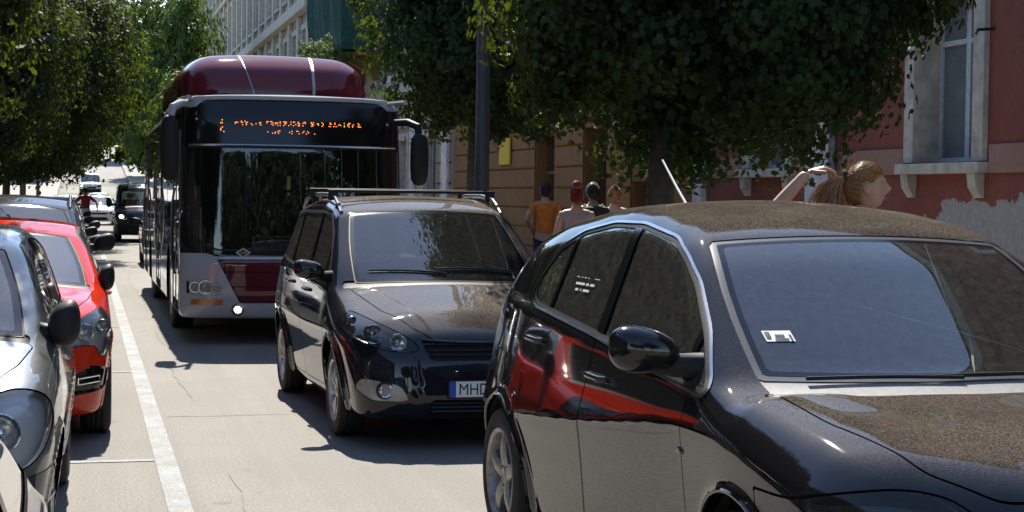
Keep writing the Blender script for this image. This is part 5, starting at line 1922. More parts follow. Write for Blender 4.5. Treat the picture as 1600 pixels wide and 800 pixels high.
        MB().box(side * xx - 0.085, side * xx + 0.085, -0.108, -0.104, zc - hh * 0.8, zc + hh * 0.8).build("mirror_glass", "chrome", o)
    # wipers
    for x0, x1, z1 in ((-0.55, -0.55, 1.95), (0.45, 0.45, 1.95)):
        MB().tube([(x0 + 0.25, sh.snap(x0 + 0.25, 1.10) - 0.01, 1.10), (x0 + 0.1, sh.snap(x0, 1.45) - 0.035, 1.45), (x1, sh.snap(x1, 1.6) - 0.02, 1.6)], 0.010, 6).build("wiper_arm", "black_plastic", root, True)
        MB().tube([(x1, sh.snap(x1, z) - 0.012, z) for z in np.linspace(1.2, z1, 9)], 0.012, 6).build("wiper", "black_plastic", root, True)
    # inside
    MB().box(-1.2, 1.2, 0.3, 11.8, 0.32, 0.36).build("cabin_floor", "cabin", root)
    MB().box(-1.15, 1.15, 0.9, 11.8, 2.62, 2.66).build("ceiling", "window_white", root)
    d = MB().prism([(0.16, 0.4), (0.16, 1.0), (0.45, 1.12), (0.85, 1.16), (0.95, 1.0), (0.85, 0.4)], 'x', 0.05, 1.15)
    d.build("dashboard", "cabin", root)
    MB().box(-1.05, -0.1, 0.18, 0.45, 0.4, 1.06, 0.03).build("front_locker", "cabin", root)
    st = MB()
    st.tube([(0.62 + 0.23 * math.cos(2 * math.pi * k / 24), 0.92 + 0.10 * math.sin(2 * math.pi * k / 24), 1.22 + 0.12 * math.sin(2 * math.pi * k / 24)) for k in range(25)], 0.018, 8, False)
    st.box(0.42, 0.82, 0.9, 0.94, 1.2, 1.24)
    st.build("steering_wheel", "black_plastic", root, True)
    seat(root, 0.62, 1.55, 0.75, 0.52, True, 0.75)
    MB().box(0.02, 0.06, 1.0, 2.2, 0.4, 1.9).build("driver_partition", "dark_glass", root)
    MB().tube([(-0.86, 0.62, 0.36), (-0.86, 0.62, 1.05)], 0.075, 14).build("fire_extinguisher", "red_plastic", root, True)
    MB().box(-1.08, -0.98, 0.50, 0.58, 1.1, 1.35, 0.02).build("ticket_validator", "red_plastic", root)
    for x, s in ((-0.45, 1.9), (-0.45, 3.4), (0.45, 3.4), (-0.45, 5.0), (0.45, 5.0), (0.45, 6.6), (-0.45, 6.6)):
        MB().tube([(x, s, 0.36), (x, s, 2.62)], 0.017, 8).build("handrail", "orange_lens" if False else "satin_metal", root, True)
    for s in (3.6, 4.5, 6.9, 7.8):
        for x in (-0.9, 0.9):
            seat(root, x, s, 0.75, 0.45, False, 0.7)
    MB().box(-0.25, 0.25, 1.6, 1.9, 2.56, 2.615, 0.01).build("ceiling_lamp", "window_white", root)
    return root
city_bus()

# ------------------------------------------------------------------ the other cars
def side_spec(**kw):
    return base_spec(res=(150, 0.03, 36), **kw)

# silver car, left foreground
def silver_car():
    root = empty("silver_car", (-0.985, 6.95, 0), R(-1.2), "silver grey parked car cut by the left edge, round headlamp, dark corner bumper", "car", None)
    sp = base_spec(
        L=3.95, hw=0.88,
        top=[(0, 0.68), (0.05, 0.78), (0.25, 0.90), (0.6, 1.00), (0.95, 1.07), (1.75, 1.46), (2.1, 1.53), (2.6, 1.55), (3.2, 1.50), (3.6, 1.36), (3.85, 1.1), (3.95, 0.9)],
        belt=[(0, 0.80), (0.8, 0.97), (1.3, 1.0), (2.3, 1.02), (3.9, 1.08)],
        plan=[(0, 0.80), (0.5, 0.87), (1.0, 0.885), (3.0, 0.885), (3.6, 0.85), (3.95, 0.80)],
        nose=[(0.15, 0.08), (0.3, 0.02), (0.45, 0.0), (0.6, 0.02), (0.78, 0.07), (0.95, 0.25), (1.4, 0.8)],
        wheels=(0.75, 3.22),
        ws=(0.98, 0.22, 1.75, 0.10, 0.70, 0.57), ws_z=0.98,
        dlo=[(1.28, 1.02), (1.60, 1.25), (1.90, 1.42), (2.35, 1.47), (2.9, 1.44), (3.35, 1.31), (3.5, 1.16), (3.2, 1.10), (2.2, 1.045)],
        pillars=[((2.22, 0.9), (2.32, 1.4), 0.04), ((3.02, 1.0), (3.12, 1.4), 0.02)],
        hood=[(0.0, 0.10), (0.42, 0.16), (0.58, 0.32), (0.70, 0.66), (0.75, 1.04), (0.35, 0.94), (0.0, 0.90)], hood_z=0.70,
        cowl=[(x, 0.90 + 0.22 * x * x) for x in np.linspace(-0.73, 0.73, 13)] + [(x, 1.0 + 0.22 * x * x) for x in np.linspace(0.73, -0.73, 13)],
        headlight=[(0.48, 0.62), (0.50, 0.80), (0.68, 0.88), (0.83, 0.84), (0.86, 0.72), (0.80, 0.58), (0.64, 0.55)],
        headlight_bowls=[(0.655, 0.715, 0.085, 0.035)], headlight_bucket="lamp_grey", hl_smax=0.55, hl_depth=0.06,
        doors=[[(1.18, 0.28), (1.12, 0.70), (1.22, 0.99), (1.55, 1.18), (1.92, 1.38), (2.28, 1.43), (2.22, 0.9), (2.22, 0.26)],
               [(2.23, 0.26), (2.23, 0.9), (2.30, 1.43), (2.9, 1.40), (3.28, 1.29), (3.2, 1.0), (2.98, 0.72), (2.86, 0.40), (2.80, 0.26)]],
        handles=[(2.06, 0.94), (2.9, 0.97)],
        mirror=(1.24, 1.08), mirror_foot=(1.26, 1.04), mirror_x=0.875, mirror_r=(0.075, 0.10, 0.105), mirror_mat="black_plastic",
        paint="paint_silver", res=(200, 0.022, 48),
        front_parts=[("corner_bumper", soft([(0.42, 0.15), (0.95, 0.15), (0.95, 0.555), (0.62, 0.515), (0.46, 0.42)], 0.04), "paint_slate", 0.004),
                     ("corner_bumper", soft([(-0.42, 0.15), (-0.95, 0.15), (-0.95, 0.555), (-0.62, 0.515), (-0.46, 0.42)], 0.04), "paint_slate", 0.004)],
        tum=0.34, up=0.12)
    sh, B = build_car(sp, root)
    # rubbing strip on the bumper corner
    for side in (-1, 1):
        pts = []
        for x in np.linspace(0.50, 0.84, 9):
            pts.append((side * x, sh.snap(side * x, 0.40) - 0.006, 0.37 + (x - 0.5) * 0.10))
        MB().tube(pts, 0.022, 8).build("bumper_strip", "alloy", root, True)
    plate(root, sh, 0, 0.42)
silver_car()

def red_car():
    root = empty("red_car", (-0.69, 11.50, 0), R(0.0), "bright red hatchback parked at the left, black door mirror, headlamp swept back", "car", None)
    sp = base_spec(
        L=4.05, hw=0.89,
        top=[(0, 0.74), (0.05, 0.84), (0.2, 0.92), (0.55, 1.0), (0.95, 1.05), (1.8, 1.40), (2.15, 1.47), (2.6, 1.485), (3.3, 1.43), (3.7, 1.28), (3.95, 1.0), (4.05, 0.85)],
        belt=[(0, 0.82), (0.6, 0.96), (1.3, 0.98), (2.3, 0.99), (4.0, 1.06)],
        crease=[(0, 0.66), (0.8, 0.72), (2.2, 0.72), (4.1, 0.78)],
        plan=[(0, 0.82), (0.45, 0.885), (0.9, 0.895), (3.0, 0.89), (3.7, 0.85), (4.05, 0.80)],
        nose=[(0.15, 0.10), (0.25, 0.04), (0.4, 0.0), (0.6, 0.01), (0.8, 0.05), (0.95, 0.22), (1.4, 0.8)],
        wheels=(0.80, 3.37), wr=0.315, ar=0.355, ww=0.21, track=0.885,
        ws=(0.98, 0.26, 1.80, 0.10, 0.71, 0.58), ws_z=0.98,
        dlo=[(1.35, 1.0), (1.66, 1.20), (1.95, 1.37), (2.35, 1.42), (2.9, 1.39), (3.4, 1.27), (3.55, 1.13), (3.3, 1.08), (2.3, 1.02)],
        hood=[(0.0, 0.08), (0.45, 0.13), (0.62, 0.28), (0.72, 0.66), (0.76, 1.06), (0.35, 0.95), (0.0, 0.91)], hood_z=0.74,
        cowl=[(x, 0.90 + 0.26 * x * x) for x in np.linspace(-0.74, 0.74, 13)] + [(x, 1.0 + 0.26 * x * x) for x in np.linspace(0.74, -0.74, 13)],
        headlight=[(0.46, 0.66), (0.52, 0.76), (0.70, 0.85), (0.86, 0.92), (0.90, 0.86), (0.88, 0.74), (0.86, 0.60), (0.80, 0.58), (0.78, 0.68), (0.6, 0.66)],
        headlight_bowls=[(0.58, 0.715, 0.045, 0.03), (0.71, 0.755, 0.055, 0.03), (0.82, 0.79, 0.04, 0.02)], headlight_bucket="lamp_grey", hl_smax=0.62,
        openings=[("grille", [(-0.42, 0.60), (0.42, 0.60), (0.45, 0.70), (-0.45, 0.70)], 0.03, "black_plastic"), ("air_intake", [(-0.45, 0.24), (0.45, 0.24), (0.4, 0.40), (-0.4, 0.40)], 0.05, "black_plastic"),
                  ("fog_recess", [(0.58, 0.33), (0.84, 0.36), (0.86, 0.50), (0.76, 0.54), (0.60, 0.46)], 0.05, "gloss_black")],
        doors=[[(1.24, 0.28), (1.18, 0.70), (1.28, 0.97), (1.60, 1.13), (1.95, 1.33), (2.30, 1.38), (2.24, 0.9), (2.24, 0.26)],
               [(2.25, 0.26), (2.25, 0.9), (2.32, 1.38), (2.9, 1.35), (3.32, 1.24), (3.22, 0.95), (3.08, 0.72), (2.98, 0.40), (2.92, 0.26)]],
        pillars=[((2.24, 0.9), (2.34, 1.4), 0.035), ((3.1, 1.0), (3.2, 1.4), 0.02)],
        mirror=(1.42, 1.06), mirror_foot=(1.40, 0.99), mirror_x=0.855, mirror_r=(0.065, 0.10, 0.095), mirror_mat="black_plastic",
        paint="paint_red", res=(200, 0.022, 48), tum=0.34, up=0.12)
    sh, B = build_car(sp, root)
    for side in (-1, 1):
        pts = [(0.66, 0.41), (0.80, 0.42), (0.80, 0.46), (0.66, 0.45), (0.66, 0.41)]
        MB().tube([(side * x, sh.snap(side * x, z) + 0.01, z) for x, z in pts], 0.008, 6).build("fog_light", "chrome", root, True)
    plate(root, sh, 0, 0.46)
red_car()

# dark car at the bottom left corner: its far corner only
def corner_car():
    root = empty("corner_car", (-0.93, 1.22, 0), 0, "dark slate car at the bottom left corner, only its rear shoulder in view", "car", None)
    sp = base_spec(
        L=4.15, hw=0.87,
        top=[(0, 0.60), (0.06, 0.70), (0.3, 0.80), (0.7, 0.86), (1.05, 0.90), (1.75, 1.28), (2.1, 1.34), (2.6, 1.34), (3.1, 1.22), (3.5, 1.02), (3.75, 0.95), (4.0, 0.93), (4.15, 0.88)],
        belt=[(0, 0.66), (0.8, 0.82), (1.3, 0.86), (2.3, 0.88), (4.1, 0.92)],
        dlo=[(1.40, 0.90), (1.70, 1.08), (2.0, 1.22), (2.4, 1.265), (2.8, 1.24), (3.2, 1.08), (3.35, 0.98), (2.3, 0.92)],
        pillars=[((2.38, 0.8), (2.50, 1.4), 0.035)],
        ws=(1.03, 0.25, 1.75, 0.12, 0.67, 0.54), ws_z=0.86, hood_z=0.55,
        doors=[[(1.30, 0.30), (1.22, 0.70), (1.34, 0.86), (1.70, 1.04), (2.02, 1.19), (2.43, 1.23), (2.38, 0.9), (2.38, 0.28)]],
        handles=[(2.24, 0.80)], headlight=[(0.46, 0.52), (0.62, 0.62), (0.80, 0.68), (0.84, 0.62), (0.8, 0.52), (0.6, 0.48)], headlight_bowls=[],
        rw=[(-0.6, 0.98), (0.6, 0.98), (0.5, 1.22), (-0.5, 1.22)],
        mirror=(1.52, 0.95), mirror_foot=(1.52, 0.9), back_h=0.5,
        tail=[(0.15, 0.08), (0.4, 0.0), (0.7, 0.01), (0.86, 0.05), (0.98, 0.4), (1.2, 0.9)],
        paint="paint_slate", res=(150, 0.03, 40))
    sh, B = build_car(sp, root)
    # boot lid edge and tail lamp cluster
    for side in (-1, 1):
        pts = [(side * 0.60, 3.55, 0), (side * 0.62, 3.9, 0), (side * 0.55, 4.06, 0)]
        MB().tube([(x, s, sh.snapz(x, s) + 0.001) for x, s, _ in pts], 0.006, 6).build("boot_seam", "seam", root)
        pts = [(side * 0.70, 3.0), (side * 0.70, 3.5), (side * 0.685, 3.9), (side * 0.62, 4.06)]
        MB().tube([(x, s, sh.snapz(x, s) + 0.004) for x, s in pts], 0.010, 6).build("shoulder_trim", "black_plastic", root)
corner_car()

# suv behind the red car
def suv(x, y, paint_, label, L=4.45, H=0.0, rails=True, name="parked_suv", grp=None):
    root = empty(name, (x, y, rise(y)), 0, label, "car", grp)
    sp = side_spec(
        L=L, hw=0.90,
        top=[(0, 0.80), (0.05, 0.90), (0.3, 1.02), (0.7, 1.09), (1.05, 1.14), (1.85, 1.56 + H), (2.2, 1.63 + H), (2.8, 1.65 + H), (3.7, 1.60 + H), (L - 0.3, 1.48), (L - 0.08, 1.15), (L, 0.9)],
        belt=[(0, 0.86), (0.8, 1.03), (1.3, 1.07), (2.3, 1.09), (4.4, 1.14)],
        crease=[(0, 0.74), (0.8, 0.80), (2.2, 0.80), (4.4, 0.84)],
        plan=[(0, 0.83), (0.5, 0.895), (1.0, 0.90), (3.6, 0.90), (4.1, 0.875), (L, 0.83)],
        nose=[(0.15, 0.10), (0.3, 0.03), (0.5, 0.0), (0.75, 0.01), (0.9, 0.05), (1.05, 0.25), (1.5, 0.8)],
        wheels=(0.85, 3.50), wr=0.345, ar=0.39, ww=0.22,
        ws=(1.06, 0.24, 1.84, 0.10, 0.71, 0.60), ws_z=1.06,
        dlo=[(1.42, 1.11), (1.70, 1.32), (2.0, 1.50), (2.4, 1.55), (3.4, 1.54), (3.9, 1.45), (4.05, 1.25), (3.6, 1.17), (2.4, 1.13)],
        pillars=[((2.36, 1.0), (2.46, 1.5), 0.04), ((3.25, 1.0), (3.35, 1.5), 0.03)],
        rw=[(-0.62, 1.15), (0.62, 1.15), (0.55, 1.5), (-0.55, 1.5)],
        hood=[(0.0, 0.10), (0.45, 0.15), (0.62, 0.3), (0.72, 0.66), (0.76, 1.12), (0.35, 1.02), (0.0, 0.98)], hood_z=0.82,
        cowl=[(x, 0.98 + 0.24 * x * x) for x in np.linspace(-0.74, 0.74, 13)] + [(x, 1.08 + 0.24 * x * x) for x in np.linspace(0.74, -0.74, 13)],
        headlight=[(0.48, 0.74), (0.60, 0.84), (0.80, 0.92), (0.88, 0.88), (0.86, 0.76), (0.62, 0.70)],
        headlight_bowls=[(0.62, 0.77, 0.055, 0.04), (0.75, 0.81, 0.055, 0.03)],
        openings=[("grille", [(-0.42, 0.62), (0.42, 0.62), (0.46, 0.78), (-0.46, 0.78)], 0.03, "black_plastic"), ("air_intake", [(-0.5, 0.30), (0.5, 0.30), (0.45, 0.48), (-0.45, 0.48)], 0.05, "black_plastic")],
        doors=[], handles=[(2.2, 1.02), (3.08, 1.04)],
        mirror=(1.48, 1.16), mirror_foot=(1.50, 1.10), mirror_x=1.0, mirror_r=(0.11, 0.08, 0.09), paint=paint_, mirror_mat="black_plastic",
        tum=0.30, up=0.12, zb=0.24, seat_dz=0.2)
    sh, B = build_car(sp, root)
    if rails:
        for side in (-1, 1):
            pts = []
            for s in np.linspace(1.95, 4.0, 13):
                t = (s - 1.95) / 2.05
                pts.append((side * 0.64, s, sh.snapz(0.64, s) + 0.005 + 0.05 * min(1, min(t, 1 - t) * 8)))
            MB().tube(pts, 0.017, 8).build("roof_rail", "satin_metal", root, True)
    plate(root, sh, 0, 0.55)
    return root
g_park = "cars parked along the left kerb"
g_far = "cars queuing in the lane behind the bus"
suv(-0.78, 16.9, "paint_slate", "dark grey SUV with pale roof rails parked behind the red car")

# more distant cars share two meshes
def small_car(x, y, paint_, label, grp, name="parked_car"):
    root = empty(name, (x, y, rise(y)), 0, label, "car", grp)
    sp = base_spec(paint=paint_, res=(110, 0.05, 26), mirror_mat="black_plastic")
    sh, B = build_car(sp, root)
    plate(root, sh, 0, 0.48)
    return root
def recolour(src, x, y, paint_, label, grp, name=None):
    c = copy_tree(src)
    c.location = (x, y, rise(y))
    c["label"] = label
    if grp:
        c["group"] = grp
    if name:
        c.name = name
    old = None
    for o in c.children_recursive:
        if o.type == 'MESH' and o.data.materials and o.data.materials[0] and o.data.materials[0].name.startswith("paint_"):
            o.data = o.data.copy()
            o.data.materials[0] = MATS[paint_]
    return c
sc0 = small_car(-0.80, 22.2, "paint_white", "white hatchback whose black mirror sticks out past the grey SUV", g_park)
recolour(sc0, -0.85, 27.6, "paint_blue", "dark blue parked car two places behind the grey SUV", g_park)
recolour(sc0, -0.75, 33.2, "paint_silver", "silver parked car three places behind the grey SUV", g_park)
recolour(sc0, -0.85, 39.0, "paint_darkred", "dark red parked car under the big left maple", g_park)
recolour(sc0, -0.85, 50.0, "paint_silver", "pale parked car left of the far pedestrian in red", g_park)
recolour(sc0, 2.15, 38.2, "paint_darkred", "dark red car directly behind the bus, only its edge showing", g_far, "queuing_car")
recolour(sc0, 0.75, 86.0, "paint_white", "small pale car far up the road beyond the van", g_far, "queuing_car")
recolour(sc0, 0.95, 112.0, "paint_silver", "tiny silver car farther up the road past the pale one", g_far, "queuing_car")
recolour(sc0, -0.9, 92.0, "paint_grey", "grey car far off at the left side of the road", g_park)
recolour(sc0, -1.0, 70.0, "paint_white", "white car parked far off at the left kerb", g_park)

def delivery_van(x, y, label, body, lower, grp=None):
    root = empty("delivery_van", (x, y, rise(y)), 0, label, "van", grp)
    sp = side_spec(
        L=4.9, hw=0.95, zb=0.25,
        top=[(0, 0.92), (0.05, 1.0), (0.3, 1.10), (0.75, 1.20), (1.45, 1.80), (1.75, 1.95), (2.2, 2.0), (4.5, 1.98), (4.85, 1.9), (4.9, 1.6)],
        belt=[(0, 1.0), (0.8, 1.15), (4.9, 1.2)], crease=[(0, 0.8), (4.9, 0.85)],
        plan=[(0, 0.87), (0.5, 0.94), (1.0, 0.95), (4.5, 0.95), (4.9, 0.93)],
        nose=[(0.15, 0.08), (0.3, 0.02), (0.5, 0.0), (0.8, 0.02), (1.0, 0.08), (1.15, 0.3), (2.0, 0.9)],
        tail=[(0.15, 0.04), (0.5, 0.0), (2.0, 0.05)], rb=0.04, ra=0.02, kr=0.08,
        wheels=(0.9, 3.9), wr=0.34, ar=0.385, ww=0.22, tum=0.14, up=0.05,
        ws=(0.78, 0.20, 1.55, 0.10, 0.78, 0.70), ws_z=1.16,
        dlo=[(1.2, 1.22), (1.55, 1.6), (1.75, 1.78), (2.3, 1.80), (2.3, 1.22)], pillars=[],
        rw=[(-0.6, 1.2), (0.6, 1.2), (0.6, 1.7), (-0.6, 1.7)],
        hood=[(0.0, 0.12), (0.5, 0.18), (0.68, 0.35), (0.78, 0.72), (0.4, 0.68), (0.0, 0.66)], hood_z=0.95,
        cowl=[(x_, 0.68 + 0.2 * x_ * x_) for x_ in np.linspace(-0.78, 0.78, 13)] + [(x_, 0.80 + 0.2 * x_ * x_) for x_ in np.linspace(0.78, -0.78, 13)],
        headlight=[(0.52, 0.78), (0.62, 0.92), (0.84, 1.0), (0.90, 0.92), (0.88, 0.78), (0.66, 0.74)], headlight_bowls=[(0.72, 0.86, 0.06, 0.04)],
        openings=[("grille", [(-0.45, 0.62), (0.45, 0.62), (0.5, 0.78), (-0.5, 0.78)], 0.03, "black_plastic")],
        front_parts=[("bumper", [(-1, 0.1), (1, 0.1), (1, 0.60), (-1, 0.60)], lower, 0.002)],
        doors=[], handles=[(2.1, 1.05)], mirror=(1.30, 1.32), mirror_foot=(1.38, 1.24), mirror_x=1.10, mirror_r=(0.10, 0.08, 0.16), mirror_mat="black_plastic", paint=body, seat_dz=0.4)
    sh, B = build_car(sp, root)
    s_ = sh.snap(-0.72, 0.86)
    MB().ellip((-0.72, s_ - 0.01, 0.86), (0.07, 0.015, 0.06), 14, 8).build("lit_headlamp", "lamp_lit", root, True)
    return root
delivery_van(1.95, 57.6, "dark van with white screen glare and one lit headlamp, left of the bus", "paint_slate", "black_plastic")
delivery_van(0.6, 150.0, "white van very far off where the street climbs", "paint_white", "black_plastic")

# ------------------------------------------------------------------ people
plain("skin", (0.46, 0.27, 0.19), 0.55, var=0.10, vscale=20)
plain("skin_tan", (0.40, 0.22, 0.15), 0.55, var=0.10, vscale=20)
plain("hair_brown", (0.30, 0.145, 0.048), 0.38, var=0.4, vscale=60)
plain("hair_dark", (0.02, 0.015, 0.012), 0.45, var=0.3, vscale=60)
plain("hair_red", (0.16, 0.018, 0.020), 0.45, var=0.35, vscale=60)
plain("cloth_orange", (0.55, 0.15, 0.02), 0.9, var=0.2, vscale=14)
plain("cloth_navy", (0.02, 0.026, 0.05), 0.9, var=0.25, vscale=14)
plain("cloth_black", (0.014, 0.014, 0.016), 0.9, var=0.3, vscale=14)
plain("cloth_pink", (0.36, 0.27, 0.27), 0.9, var=0.15, vscale=14)
plain("cloth_blue", (0.30, 0.42, 0.52), 0.9, var=0.2, vscale=14)
plain("cloth_green", (0.20, 0.30, 0.20), 0.9, var=0.2, vscale=14)
plain("cloth_red", (0.30, 0.03, 0.035), 0.9, var=0.2, vscale=14)
plain("cloth_white", (0.62, 0.62, 0.60), 0.9, var=0.1, vscale=14)
plain("eye_white", (0.35, 0.33, 0.31), 0.4)

def skin_mesh(name, joints, edges, mat, parent, sub=2, root=0):
    """one continuous limb-and-trunk surface grown from a posed skeleton"""
    me = bpy.data.meshes.new(name)
    me.from_pydata([j[0] for j in joints], edges, [])
    o = bpy.data.objects.new(name, me)
    COL.objects.link(o)
    sk_ = o.modifiers.new("skin", 'SKIN')
    sk_.use_smooth_shade = True
    layer = me.skin_vertices[0] if me.skin_vertices else None
    if layer is None:
        bm = bmesh.new()
        bm.from_mesh(me)
        bm.verts.layers.skin.verify()
        bm.to_mesh(me)
        bm.free()
        layer = me.skin_vertices[0]
    for i, j in enumerate(joints):
        r_ = j[1]
        layer.data[i].radius = r_ if hasattr(r_, "__len__") else (r_, r_)
        layer.data[i].use_root = (i == root)
    ss = o.modifiers.new("sub", 'SUBSURF')
    ss.levels = sub
    ss.render_levels = sub
    dg = bpy.context.evaluated_depsgraph_get()
    m2 = bpy.data.meshes.new_from_object(o.evaluated_get(dg))
    bpy.data.objects.remove(o)
    m2.name = name
    m2.materials.clear()
    m2.materials.append(MATS[mat])
    m2.polygons.foreach_set("use_smooth", np.ones(len(m2.polygons), dtype=bool))
    return link(bpy.data.objects.new(name, m2), parent)

def head_mesh(parent, c, rz, mat, tilt=0.0, n=40, m_=28):
    """a head with brow, nose, mouth and chin, looking along -y before turning by rz"""
    vs, fs = [], []
    for i in range(m_ + 1):
        v = -1 + 2 * i / m_
        ph = math.asin(max(-1, min(1, v)))
        for k in range(n):
            t = 2 * math.pi * k / n
            dx, dy, dz = math.cos(ph) * math.sin(t), -math.cos(ph) * math.cos(t), math.sin(ph)
            x, y, z = 0.076 * dx, 0.096 * dy, 0.118 * dz
            if dz < 0:                       # jaw narrows towards the chin
                x *= 1 - 0.34 * (-dz) ** 1.4
                y = y * (1 - 0.20 * (-dz)) - 0.022 * (-dz)
            if dy > 0:
                y *= 1.06
            front = max(0.0, -dy)
            def bump(px, pz, sx, sz, amt):
                return amt * front ** 2 * math.exp(-((x - px) / sx) ** 2 - ((z - pz) / sz) ** 2)
            y -= bump(0, -0.022, 0.012, 0.020, 0.026)      # nose tip
            y -= bump(0, 0.002, 0.010, 0.028, 0.014)       # bridge
            y -= bump(0, 0.036, 0.05, 0.012, 0.006)        # brow
            y += bump(0.032, 0.012, 0.016, 0.013, 0.011) + bump(-0.032, 0.012, 0.016, 0.013, 0.011)
            y -= bump(0, -0.058, 0.022, 0.008, 0.006) + bump(0, -0.070, 0.020, 0.007, 0.005)
            y -= bump(0, -0.098, 0.022, 0.018, 0.010)
            vs.append((x, y, z))
    for i in range(m_):
        for k in range(n):
            k2 = (k + 1) % n
            fs.append((i * n + k, i * n + k2, (i + 1) * n + k2, (i + 1) * n + k))
    mb = MB().add(vs, fs)
    for sgn in (-1, 1):                      # ears
        mb.ellip((sgn * 0.076, 0.008, -0.008), (0.010, 0.020, 0.032), 10, 8)
        mb.ellip((sgn * 0.082, 0.002, 0.004), (0.006, 0.014, 0.016), 8, 6)
    o = mb.build("head", mat, parent, True)
    o.data.polygons.foreach_set("use_smooth", np.ones(len(o.data.polygons), dtype=bool))
    o.location = c
    o.rotation_euler = (tilt, 0, rz)
    for sgn in (-1, 1):
        MB().ellip((sgn * 0.031, -0.079, 0.012), (0.013, 0.009, 0.008), 10, 6).build("eye", "eye_white", o, True)
        MB().ellip((sgn * 0.031, -0.0865, 0.012), (0.005, 0.003, 0.005), 8, 6).build("iris", "hair_dark", o, True)
    MB().ellip((0, -0.094, -0.064), (0.019, 0.005, 0.005), 10, 6).build("lips", "cloth_pink", o, True)
    return o

def hairline(c):
    """low at the nape, above the ear at the side, high over the brow"""
    return float(np.interp(c, [-1, -0.45, -0.2, 0.15, 0.3, 0.6, 1], [-0.72, -0.55, 0.14, 0.14, 0.16, 0.40, 0.50]))

def hair(head, mat, tie=None, tail=0.0, seed=1, nstr=700, thick=0.0027, bun=False):
    """combed strands from the hairline to a tie, a cap under them, then a loose tail"""
    g = random.Random(seed)
    cap = MB()
    vs, fs = [], []
    n, m_ = 30, 16
    for i in range(m_ + 1):
        for k in range(n):
            t = 2 * math.pi * k / n
            lo = hairline(math.cos(t))
            ph = math.asin(max(-1, min(1, lo + (1 - lo) * i / m_)))
            dx, dy, dz = math.cos(ph) * math.sin(t), -math.cos(ph) * math.cos(t), math.sin(ph)
            vs.append((0.084 * dx, 0.105 * dy + 0.004, 0.125 * dz))
    for i in range(m_):
        for k in range(n):
            k2 = (k + 1) % n
            fs.append((i * n + k, i * n + k2, (i + 1) * n + k2, (i + 1) * n + k))
    cap.add(vs, fs)
    h = cap.build("hair", mat, head, True)
    if tie is None:
        return h
    tie = Vector(tie)
    st = MB()
    for q in range(nstr):
        t = g.uniform(0, 2 * math.pi)
        lo = hairline(math.cos(t)) + 0.03
        ph = math.asin(min(0.98, lo + g.random() ** 1.6 * 0.5))
        p0 = Vector((0.086 * math.cos(ph) * math.sin(t), -0.107 * math.cos(ph) * math.cos(t) + 0.004, 0.127 * math.sin(ph)))
        pts, rad = [], []
        for j in range(7):
            f = j / 6
            p = p0.lerp(tie, f)
            d = Vector((p.x / 0.086, (p.y - 0.004) / 0.107, p.z / 0.127))
            if d.length < 1.03 and d.length > 0.01:
                s = (1.03 + 0.02 * math.sin(q)) / d.length
                p = Vector((p.x * s, 0.004 + (p.y - 0.004) * s, p.z * s))
            pts.append(p)
            rad.append(thick * (0.8 if j else 0.3))
        st.tube([p[:] for p in pts], rad, 4, False)
    s = st.build("combed_strands", mat, h, True, False)
    s["kind"] = "stuff"
    if tail > 0:
        fl = MB()
        for q in range(150):
            t = g.uniform(0, 2 * math.pi)
            ph = g.uniform(0.1, 1.5)
            p = Vector((0.088 * math.cos(ph) * math.sin(t), -0.109 * math.cos(ph) * math.cos(t) + 0.004, 0.129 * math.sin(ph)))
            d0 = (tie - p).normalized() * 0.02 + p.normalized() * 0.008
            pts = [p[:]]
            for j in range(4):
                d0 = d0 + Vector((g.gauss(0, 0.004), g.gauss(0, 0.004), g.gauss(-0.001, 0.004)))
                p = p + d0
                pts.append(p[:])
            fl.tube(pts, [0.0011, 0.0011, 0.001, 0.0009, 0.0006], 3, False)
        s = fl.build("loose_hairs", mat, h, True, False)
        s["kind"] = "stuff"
        tl = MB()
        for q in range(520):
            a = g.uniform(0, 2 * math.pi)
            w = g.random() ** 0.5
            out = Vector((math.cos(a) * 0.034 * w, math.sin(a) * 0.034 * w, 0))
            ln_ = tail * g.uniform(0.55, 1.08)
            pts, rad = [], []
            bx, by = g.gauss(0, 0.045), g.gauss(0.02, 0.04)
            for j in range(8):
                f = j / 7
                pts.append((tie.x + out.x * (0.5 + 1.4 * math.sin(f * 2.4)) + bx * f * f, tie.y + out.y * (0.5 + 1.4 * math.sin(f * 2.4)) + 0.085 * math.sin(min(1, f * 1.5) * 1.57) + by * f * f, tie.z + 0.02 * math.sin(f * 3) - ln_ * f ** 1.25))
                rad.append(0.0026 * (1 - 0.7 * f))
            tl.tube(pts, rad, 4, False)
        s = tl.build("ponytail", mat, h, True, False)
        s["kind"] = "stuff"
        MB().lathe([(-0.012, 0.024), (-0.008, 0.032), (0.008, 0.032), (0.012, 0.024)], 'y', 16, tie[:]).build("hair_tie", "cloth_black", h, True)
    if bun:
        b = MB()
        for q in range(90):
            a, b_ = g.uniform(0, 6.28), g.uniform(-1.2, 1.2)
            pts = []
            for j in range(8):
                aa = a + j * 0.5
                pts.append((tie.x + 0.055 * math.cos(aa) * math.cos(b_), tie.y + 0.055 * math.sin(aa) * math.cos(b_) + 0.02, tie.z + 0.05 * math.sin(b_) + 0.02))
            b.tube(pts, 0.006, 4, False)
        b.build("hair_bun", mat, h, True, False)
    return h

